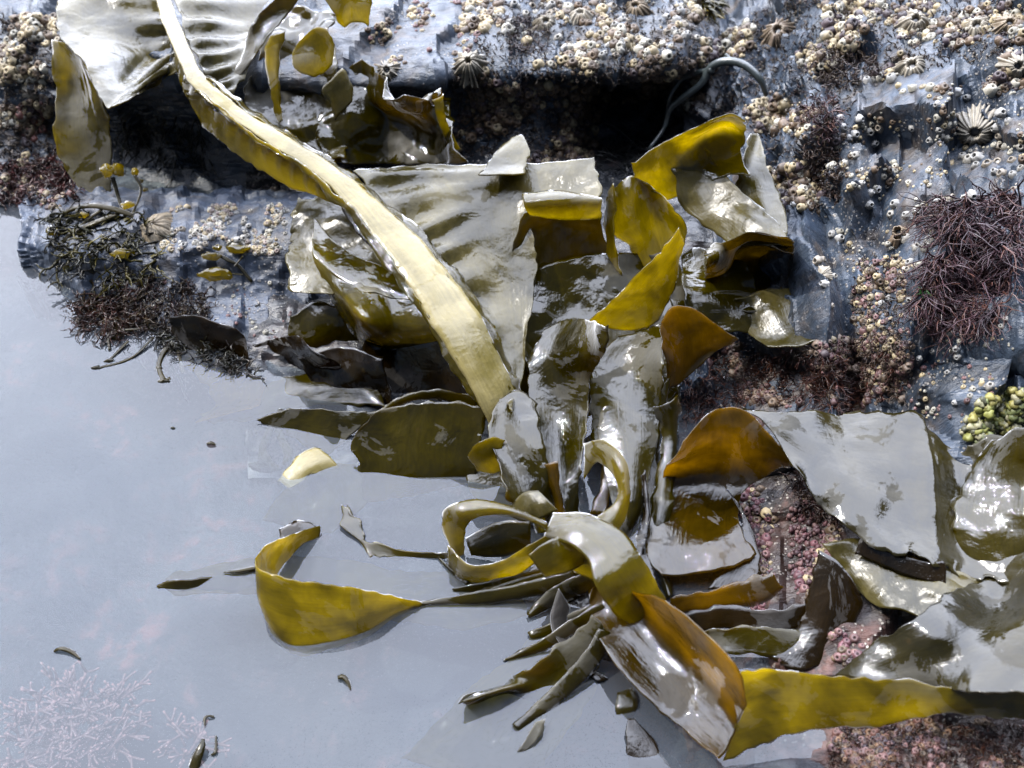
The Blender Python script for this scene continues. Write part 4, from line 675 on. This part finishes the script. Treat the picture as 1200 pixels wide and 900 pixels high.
CR, WH, BR, PK, PU = (.38, .30, .17), (.44, .41, .33), (.12, .075, .04), (.17, .085, .08), (.05, .03, .035)
crust('barnacle_crust', 'dense cream and brown crust of tiny barnacles over the upper slab', [
    ([(540, 0), (835, 0), (830, 70), (700, 80), (545, 75)], 400, .024, (2.5, 6.5), [CR, CR, WH, BR, BR], .9),
    ([(520, 80), (835, 68), (800, 110), (700, 125), (700, 200), (530, 185)], 850, .02, (2.5, 6), [BR, BR, BR, CR, PU], .9),
    ([(400, 5), (560, 0), (560, 75), (440, 78)], 120, .03, (2, 4.5), [CR, PK, BR], .8),
    ([(0, 20), (70, 20), (75, 120), (0, 150)], 420, .02, (2.5, 5.5), [CR, CR, BR, WH], .9),
    ([(0, 120), (70, 120), (90, 245), (0, 245)], 300, .02, (2, 5), [BR, PU, CR, (.13, .045, .035)], .8)], 5)
crust('barnacle_crust', 'pinkish speckle of tiny barnacles along the low ledge', [
    ([(185, 243), (350, 236), (350, 300), (190, 292)], 450, .025, (1.6, 3.4), [WH, CR, (.26, .20, .17)], .9),
    ([(150, 330), (350, 330), (345, 400), (180, 390)], 70, .03, (1.5, 3), [WH, PK], .9)], 6)
crust('barnacle_crust', 'scattered crust of cream and brown barnacles over the outcrop', [
    ([(825, 60), (905, 0), (1010, 0), (990, 120), (960, 250), (905, 250), (880, 150), (800, 130)], 1050, .016, (2.5, 6.5), [CR, CR, WH, BR, PU, BR], 1),
    ([(1000, 0), (1200, 0), (1200, 110), (1110, 110), (1010, 90)], 420, .02, (2.5, 6), [CR, WH, BR, PU], 1),
    ([(950, 90), (1200, 100), (1200, 230), (1050, 330), (960, 330)], 300, .022, (1.8, 4.2), [WH, WH, CR, BR], .9),
    ([(1000, 300), (1060, 300), (1070, 420), (1000, 400)], 260, .02, (2, 5), [BR, CR, PK], .9),
    ([(1060, 380), (1190, 400), (1190, 500), (1070, 490)], 90, .03, (1.6, 3.2), [WH, CR, PK], .9)], 7)
crust('coralline_crust', 'pink and tan coralline crust filling the hollow under the outcrop and the bed below it', [
    ([(790, 400), (1070, 400), (1065, 480), (860, 475), (800, 520)], 900, .02, (2, 5.5), [BR, (.07, .025, .02), PK, PU, (.19, .13, .09)], 1),
    ([(960, 395), (1050, 395), (1060, 470), (980, 450)], 260, 0, (2, 5), [(.22, .16, .12), CR, PK], 1),
    ([(870, 560), (1010, 600), (1010, 780), (870, 780)], 900, .02, (2, 6), [PK, (.14, .05, .06), BR, CR, PU], 1),
    ([(985, 845), (1200, 845), (1200, 905), (960, 905)], 900, .02, (2, 5), [(.12, .045, .03), BR, (.14, .07, .03), PU, PK], .9)], 8)
# strands
def weed(name, label, cat, specs, cols, seed, mat='weed', group='seaweed tufts on the rocks', kind=None):
    rnd = random.Random(seed); V, F, Cc = [], [], []
    for poly, n, ln, dirx, wid, up, curl in specs:
        for x, y in pick(poly, n, 0, seed):
            p, nn = hit(x, y)
            if p is None: p = Vector(P(x, y, .1)); nn = Vector((0, 0, 1))
            s = pxr2(p, 1) * 1.0; L_ = rnd.uniform(.5, 1.2) * ln * s; d = Vector((dirx[0], dirx[1], dirx[2])) + Vector((rnd.gauss(0, .5), rnd.gauss(0, .5), rnd.gauss(0, .3)))
            d = (d + nn * up).normalized(); c = np.array(rnd.choice(cols)) * rnd.uniform(.6, 1.3)
            def strand(q, d, L_, w, k=6):
                pts = [q]; 
                for i in range(k):
                    d = (d + Vector((rnd.gauss(0, curl), rnd.gauss(0, curl), rnd.gauss(0, curl) - .12))).normalized(); q = q + d * L_ / k
                    pts.append(q)
                v, f = tube([tuple(a) for a in pts], [w * (1 - .75 * i / k) for i in range(k + 1)], 3, cap=False); b = len(V)
                V.extend(v); F.extend([tuple(i + b for i in ff) for ff in f]); Cc.extend([c * (.7 + .5 * (i // 3) / k) for i in range(len(v))]); return pts
            w = s * wid * rnd.uniform(.7, 1.3)
            pts = strand(p, d, L_, w)
            for _ in range(2):
                i = rnd.randint(2, 4); strand(pts[i], (d + Vector((rnd.gauss(0, .6), rnd.gauss(0, .6), rnd.gauss(0, .4)))).normalized(), L_ * .5, w * .7, 4)
    return tag(mesh(name, V, F, M[mat], col=Cc), label, cat, group, kind)
PUR = [(.12, .062, .07), (.08, .042, .05), (.15, .07, .055), (.06, .03, .036)]; RB = [(.07, .022, .014), (.045, .016, .012), (.10, .035, .018), (.03, .014, .01)]
weed('seaweed_tuft', 'upper mass of purple brown stringy weed hanging at the right edge', 'seaweed', [([(1105, 232), (1150, 228), (1200, 225), (1200, 310), (1130, 300)], 760, 58, (-.7, -.8, -.2), 1.3, .18, .30)], PUR, 1)
weed('seaweed_tuft', 'lower mass of purple stringy weed under the upper one, draped over the dark block', 'seaweed', [([(1085, 300), (1140, 280), (1185, 300), (1175, 370), (1110, 385), (1075, 350)], 800, 42, (-.3, -1, -.2), 1.25, .18, .30)], PUR, 2)
weed('seaweed_tuft', 'brown fuzzy weed in the cleft above the pale crag', 'seaweed', [([(960, 60), (1000, 55), (1040, 85), (1000, 100), (960, 110)], 200, 20, (0, -.5, .3), .9, .8, .4)], [(.07, .045, .035), (.05, .03, .03), (.1, .07, .045)], 3)
weed('seaweed_tuft', 'purple fuzzy weed left of the pale crag', 'seaweed', [([(940, 125), (985, 115), (975, 160), (945, 150)], 130, 18, (0, -.5, .3), .9, .8, .4)], PUR, 4)
weed('seaweed_tuft', 'brown fuzz low on the outcrop beside the looped frond', 'seaweed', [([(945, 165), (985, 180), (985, 235), (950, 225)], 160, 16, (0, -.5, .3), .9, .8, .4)], [(.08, .05, .035), (.05, .03, .025)], 5)
weed('seaweed_tuft', 'reddish strands in the dark hollow under the outcrop', 'seaweed', [([(800, 420), (950, 408), (1000, 420), (960, 470), (860, 475), (800, 500)], 480, 24, (-.2, -.7, .1), .8, .7, .4)], RB, 6)
weed('seaweed_tuft', 'red brown feathery tuft right of the dark hollow', 'seaweed', [([(955, 430), (995, 440), (1000, 480), (960, 478)], 170, 26, (-.2, -.6, .3), .8, .8, .3)], RB, 7)
weed('seaweed_tuft', 'tan frilly weed on the corner above the broad grey blade', 'seaweed', [([(975, 400), (1050, 395), (1060, 465), (1000, 470)], 240, 16, (0, -.6, .3), 1.1, .8, .5)], [(.16, .11, .08), (.11, .07, .05), (.09, .03, .02)], 8)
weed('seaweed_tuft', 'brown feathery tuft in the gap left of the broad grey blade', 'seaweed', [([(920, 560), (965, 565), (990, 610), (940, 600)], 220, 28, (.2, -.6, .3), .9, .7, .3)], [(.07, .04, .03), (.05, .025, .02)], 9)
weed('seaweed_tuft', 'rusty red weed hanging off the left end of the low ledge', 'seaweed', [([(95, 345), (170, 335), (185, 385), (120, 400), (90, 375)], 300, 26, (-.5, -.5, 0), 1.3, .4, .5)], [(.07, .025, .016), (.045, .02, .012), (.06, .035, .012)], 10)
weed('seaweed_tuft', 'dark brown weed along the waterline under the low ledge', 'seaweed', [([(170, 320), (230, 330), (260, 385), (200, 395), (150, 370)], 320, 22, (-.3, -.6, 0), 1.1, .5, .5)], [(.035, .02, .012), (.05, .032, .012), (.03, .012, .01)], 11)
weed('seaweed_tuft', 'dark red weed at the waterline in the left corner behind the ledge', 'seaweed', [([(0, 190), (85, 180), (90, 235), (0, 240)], 420, 18, (0, -.6, .1), 1.2, .6, .5)], [(.09, .02, .018), (.04, .016, .014), (.07, .035, .03)], 12)
weed('seaweed_tuft', 'brown fuzzy clump under the lip of the upper slab', 'seaweed', [([(590, 20), (640, 15), (640, 70), (595, 60)], 160, 13, (0, -.5, .3), .8, .8, .5)], [(.09, .06, .05), (.06, .035, .04)], 13)
weed('seaweed_tuft', 'reddish turf at the bottom right corner', 'seaweed', [([(990, 848), (1200, 850), (1200, 900), (960, 905)], 700, 12, (0, -.4, .4), .9, .8, .5)], RB + [(.09, .05, .03)], 14)
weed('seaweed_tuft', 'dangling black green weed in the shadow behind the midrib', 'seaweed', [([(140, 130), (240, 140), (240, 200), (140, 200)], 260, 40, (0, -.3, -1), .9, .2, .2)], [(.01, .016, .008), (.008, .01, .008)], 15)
weed('seaweed_tuft', 'black thread like weed trailing down the cleft below the bent grey stipe', 'seaweed', [([(715, 195), (800, 130), (790, 160), (730, 215)], 90, 50, (-.7, -.5, -.1), .9, .3, .15)], [(.015, .02, .022), (.01, .012, .012)], 16)
weed('seaweed_tuft', 'green yellow kelp shoot at the top edge above the cleft', 'seaweed', [([(818, 2), (830, 2), (829, 7), (819, 7)], 26, 26, (0, -.5, -.3), 3.2, .5, .15)], [(.14, .10, .008), (.06, .05, .006)], 17)
weed('seaweed_tuft', 'small bright green weed on the dark block', 'seaweed', [([(1082, 340), (1092, 335), (1088, 352)], 14, 16, (-.3, -.4, 0), 1.4, .4, .2)], [(.02, .12, .01)], 18)
weed('wrack_tangle', 'dark stringy weed trailing into the pool below the middle of the ledge', 'wrack', [([(180, 385), (290, 400), (300, 440), (250, 425), (190, 405)], 190, 26, (-.6, -.5, -.1), 1.4, .3, .4)], [(.012, .010, .004), (.03, .018, .008), (.02, .018, .005)], 23, group='small wracks by the low ledge')
weed('wrack_tangle', 'tangle of dark olive wrack draped over the left end of the low ledge', 'wrack', [([(60, 250), (150, 245), (190, 270), (185, 330), (120, 335), (60, 310)], 170, 30, (-.5, -.6, 0), 1.9, .4, .4)], [(.03, .028, .008), (.10, .08, .008), (.02, .016, .008)], 19, group='small wracks by the low ledge')
weed('turf', 'brown and tan fuzz growing between the barnacles of the upper slab', 'turf', [([(560, 0), (835, 0), (830, 75), (560, 80)], 900, 7, (0, -.4, .5), .9, 1, .5), ([(530, 85), (830, 72), (790, 110), (700, 130), (695, 195), (540, 185)], 1100, 8, (0, -.5, .2), .9, 1, .5), ([(0, 20), (75, 20), (85, 200), (0, 200)], 700, 8, (0, -.4, .3), .9, 1, .5)], [(.07, .045, .03), (.04, .025, .02), (.13, .10, .07)], 20, kind='stuff', group=None)
weed('turf', 'brown and purple fuzz growing between the barnacles of the outcrop', 'turf', [([(825, 60), (905, 0), (1190, 0), (1190, 60), (1010, 100), (960, 250), (905, 250), (880, 150), (800, 130)], 1700, 9, (0, -.4, .5), .9, 1, .5), ([(1000, 300), (1060, 300), (1070, 420), (1000, 400)], 350, 9, (0, -.4, .3), .9, 1, .5)], [(.07, .045, .03), (.045, .024, .024), (.13, .10, .07)], 21, kind='stuff', group=None)
# coralline twigs under the water, lower left
def twigs(label, cx, cy, rad, n, seed):
    rnd = random.Random(seed); V, F, Cc = [], [], []
    c0 = P(cx, cy, -3.6)
    def tw(p, d, ln, w, dep):
        w = w * 1.25; k = 4; pts = [p]
        for i in range(k): d = (d + Vector((rnd.gauss(0, .12), rnd.gauss(0, .12), rnd.gauss(0, .05)))).normalized(); pts.append(pts[-1] + d * ln / k)
        v, f = tube([tuple(a) for a in pts], [w * (1 - .2 * i / k) for i in range(k + 1)], 5); b = len(V); V.extend(v); F.extend([tuple(i + b for i in ff) for ff in f])
        for i in range(len(v)): Cc.append(np.array((.085, .038, .036)) if i < len(v) - 5 else np.array((.26, .13, .12)))
        if dep: 
            for _ in range(3): tw(pts[rnd.randint(2, 4)], (d + Vector((rnd.gauss(0, .6), rnd.gauss(0, .6), rnd.gauss(0, .15)))).normalized(), ln * .6, w * .8, dep - 1)
    for _ in range(n):
        a = rnd.uniform(0, 6.28); q = rnd.uniform(.0, 1) ** .6 * rad
        p = Vector(c0) + Vector((math.cos(a) * q, math.sin(a) * q * .8, rnd.uniform(-.012, .004)))
        a += rnd.gauss(0, 1.6); tw(p, Vector((math.cos(a), math.sin(a), rnd.uniform(0, .6))).normalized(), rnd.uniform(.007, .018), .0008, 1)
    return tag(mesh('coralline_weed', V, F, M['shell'], col=Cc), label, 'seaweed', 'coralline weed under the water')
twigs('pink coralline weed under the water at the lower left corner', 85, 855, .036, 190, 1)
twigs('small pink coralline weed under the water beside the upright olive tip', 222, 868, .012, 24, 2)
# sponge
def lumps(name, label, cat, poly, n, rp, cols, seed):
    rnd = random.Random(seed); V, F, Cc = [], [], []
    import bmesh
    bm = bmesh.new(); bmesh.ops.create_icosphere(bm, subdivisions=2, radius=1); sv = [v.co.copy() for v in bm.verts]; sf = [tuple(v.index for v in f.verts) for f in bm.faces]; bm.free()
    for x, y in pick(poly, n, 0, seed):
        p, nn = hit(x, y)
        if p is None: continue
        r = pxr2(p, rnd.uniform(*rp)); c = np.array(rnd.choice(cols)) * rnd.uniform(.7, 1.2); b = len(V); s = rnd.uniform(0, 50); rnd_l = rnd.uniform(-.2, 1.2)
        for v in sv:
            k = 1 + .35 * noise.noise(v * 4 + Vector((0, s, 0))) + .6 * noise.noise(v * 1.8 + Vector((s, 0, 0))); V.append(tuple(p + nn * r * rnd_l + v * r * k)); Cc.append(c)
        F.extend([tuple(i + b for i in f) for f in sf])
    return tag(mesh(name, V, F, M['shell'], col=Cc), label, cat)
lumps('sponge', 'lumpy yellow green sponge at the right edge above the grey blade', 'sponge', [(1128, 505), (1150, 470), (1200, 455), (1210, 515), (1150, 528)], 520, (1.6, 5.5), [(.20, .20, .04), (.14, .16, .05), (.24, .21, .05), (.3, .28, .16), (.08, .08, .04)], 2)
lumps('sea_squirt_cluster', 'cluster of pink rounded growths in the gap under the broad grey blade', 'coralline growth', [(925, 590), (965, 600), (975, 640), (950, 690), (925, 670)], 170, (1.4, 3.6), [(.10, .035, .042), (.15, .075, .07), (.06, .025, .03)], 3)
# bent stipe
def stipe(name, label, branches, col, cat='seaweed'):
    V, F = [], []
    for pts in branches:
        W = cr(np.array([P(*q[:3]) for q in pts]), 40); Rr = cr(np.array([[pxr(*q)] for q in pts]), 40)[:, 0]; v, f = tube(W, Rr, 8); b = len(V); V.extend(v); F.extend([tuple(i + b for i in ff) for ff in f])
    return tag(mesh(name, V, F, M['lump'], col=[col] * len(V)), label, cat)
stipe('seaweed_stipe', 'smooth grey green stipe bent over the cleft and forking downwards', [[(898, 112, 10, 5), (890, 92, 11.5, 8), (872, 76, 12.2, 9), (850, 72, 12, 10), (832, 80, 11, 9), (822, 98, 9.6, 8), (800, 115, 8, 8), (785, 128, 6.8, 7), (778, 150, 5.2, 5), (760, 175, 4, 4)],
    [(835, 82, 11, 8), (815, 86, 10, 6), (798, 94, 9, 5), (786, 112, 7.8, 4.5), (781, 135, 6, 4)], [(858, 73, 12, 7), (850, 64, 12.4, 5)]], (.035, .045, .045))
# bladder wrack at the left
def wrack(label, stems, lobes, sd, group='small wracks by the low ledge', lobcol='gold'):
    e = empty('wrack', tuple(P(*stems[0][0][:3])), label, 'wrack', group)
    V, F = [], []
    for pts in stems:
        W = cr(np.array([P(*q[:3]) for q in pts]), 24); Rr = cr(np.array([[pxr(*q)] for q in pts]), 24)[:, 0]; v, f = tube(W, Rr, 6, .5); b = len(V); V.extend(v); F.extend([tuple(i + b for i in ff) for ff in f])
    mesh('stem', V, F, M['wrack'], e, uv=[(.5, .5)] * len(V))
    import bmesh
    for (x, y, h, rx, ry) in lobes:
        bm = bmesh.new(); bmesh.ops.create_icosphere(bm, subdivisions=3, radius=1); c = P(x, y, h); s = np.linalg.norm(c - np.array((0, 0, CAMH))) / FPX
        v = []
        for q in bm.verts:
            k = 1 + .55 * noise.noise(q.co * 1.3 + Vector((x, y, 0))) + .25 * noise.noise(q.co * 4 + Vector((x, y, 5))); v.append(c + np.array((q.co.x * rx * s * k, q.co.y * ry * s * .8 * k, q.co.z * ry * s * .8 * k)))
        f = [tuple(a.index for a in ff.verts) for ff in bm.faces]; bm.free(); mesh('bladder', v, f, M[lobcol], e, uv=[(.5, .5)] * len(v))
wrack('small wrack with a heart shaped yellow bladder above the left end of the ledge', [[(150, 262, 4, 3), (140, 235, 5, 4), (132, 208, 6.4, 5)], [(150, 262, 4, 3), (165, 225, 5.6, 3), (158, 205, 6.6, 4)]], [(127, 200, 7, 7, 8), (138, 199, 7, 7, 8), (158, 202, 6.6, 4, 5), (164, 212, 6, 3, 4), (170, 222, 5.4, 3, 3)], 1)
wrack('grey green wrack arching over the left end of the ledge', [[(175, 262, 4, 5), (140, 247, 5, 9), (105, 241, 5, 9), (78, 248, 4.2, 8), (62, 262, 3, 5)], [(140, 250, 4.8, 6), (110, 262, 4.2, 9), (82, 275, 3.4, 9), (66, 298, 2, 6), (62, 308, 1.4, 3)], [(120, 245, 5, 5), (98, 262, 4, 6), (90, 282, 3, 4)]],
    [(65, 272, 3.2, 8, 8), (78, 296, 2.2, 8, 7), (82, 310, 1.6, 6, 6), (98, 252, 4.6, 5, 4), (150, 240, 5, 7, 5)], 2)
wrack('pale green wrack tip curling up from the middle of the ledge', [[(160, 300, 3, 3), (152, 290, 3.6, 5)], [(154, 294, 3.4, 8), (146, 300, 3.4, 10), (136, 294, 3.6, 5)]], [(143, 297, 3.6, 12, 7)], 3)
wrack('bright yellow wrack sprouting over the striped face of the ledge', [[(295, 330, 2, 4), (280, 312, 3, 5), (268, 305, 3.6, 6), (255, 298, 4, 5)], [(285, 322, 2.6, 3), (262, 320, 3, 4)], [(275, 312, 3.2, 3), (285, 300, 4, 3)]],
    [(247, 300, 4, 11, 6), (255, 290, 4.4, 5, 4), (253, 322, 3, 17, 9), (277, 292, 4.2, 12, 6)], 4)
wrack('dark forked wrack under the water below the striped blade', [[(330, 480, 0, 8), (318, 500, -.2, 10), (308, 525, -.4, 9), (312, 545, -.6, 18)], [(322, 495, -.2, 8), (330, 515, -.3, 9), (338, 532, -.4, 12), (332, 545, -.5, 4)], [(345, 540, -.1, 5), (335, 555, -.1, 7), (326, 568, -.2, 3)]], [(310, 547, -.6, 17, 8)], 5, lobcol='wrack')
wrack('small dark forked wrack tips above the brown submerged blade', [[(205, 402, .2, 6), (192, 412, .1, 7), (186, 430, 0, 6), (193, 446, -.1, 8), (200, 444, -.1, 8)], [(206, 402, .1, 5), (212, 425, -.1, 6), (215, 437, -.1, 5)]], [(193, 447, -.1, 6, 5), (186, 432, -.1, 5, 4)], 6, lobcol='wrack')
wrack('thin dark wrack stems reaching into the water under the rusty weed', [[(180, 395, .3, 4), (160, 415, .1, 4), (140, 425, 0, 5), (115, 431, 0, 4)], [(165, 385, .6, 3), (130, 390, .3, 4), (128, 410, .1, 3)], [(150, 400, .2, 4), (128, 422, 0, 4)]], [(113, 431, 0, 5, 3), (127, 423, 0, 5, 3), (135, 395, .2, 6, 4)], 7, lobcol='wrack')
# floating bits
def bit(label, pts, name='seaweed_scrap'):
    W = cr(np.array([P(*q[:3]) for q in pts]), 24); Rr = cr(np.array([[pxr(*q)] for q in pts]), 24)[:, 0]; v, f = tube(W, Rr, 6, .5)
    tag(mesh(name, v, f, M['wrack'], uv=[(.5, .5)] * len(v)), label, 'seaweed', 'scraps floating on the pool')
bit('small dark curled scrap floating alone at the far left', [(63, 763, .1, 3), (72, 760, .25, 5), (84, 764, .2, 5), (94, 772, .1, 2)])
bit('small dark curled scrap floating below the C shaped ribbon', [(396, 794, .15, 5), (402, 793, .25, 6), (408, 800, .15, 5), (411, 808, .05, 2)])
bit('upright olive tip of weed at the bottom edge on the left', [(238, 866, .6, 3), (236, 876, .5, 9), (230, 890, .2, 13), (224, 910, -.4, 14)])
bit('dark thread above the upright olive tip', [(240, 850, .1, 2), (240, 842, .15, 4), (244, 839, .2, 3), (251, 840, .1, 3)])
bit('dark thread right of the upright olive tip', [(253, 862, .1, 2), (253, 874, .15, 3), (252, 882, .15, 4), (247, 885, .05, 2)])
bit('tiny black fleck near the brown submerged blade', [(242, 520, .1, 3), (247, 519, .2, 5), (253, 521, .1, 2)])
bit('tiniest dark speck on the water', [(200, 501, .05, 2), (203, 501, .1, 2.5), (205, 502, .05, 1)])
bit('thin dark curved thread left of the fan shaped tip', [(538, 824, .05, 1.5), (545, 816, .12, 3), (558, 811, .08, 1.5)])
bit('dark sliver at the tail of the C shaped ribbon', [(262, 671, .1, 1.5), (280, 669, .2, 5), (301, 665, .2, 5)])
bit('dark thin thread at the right end of the C shaped ribbon', [(468, 700, .3, 2), (482, 708, .2, 5), (500, 704, .1, 2), (512, 701, .05, 1)])
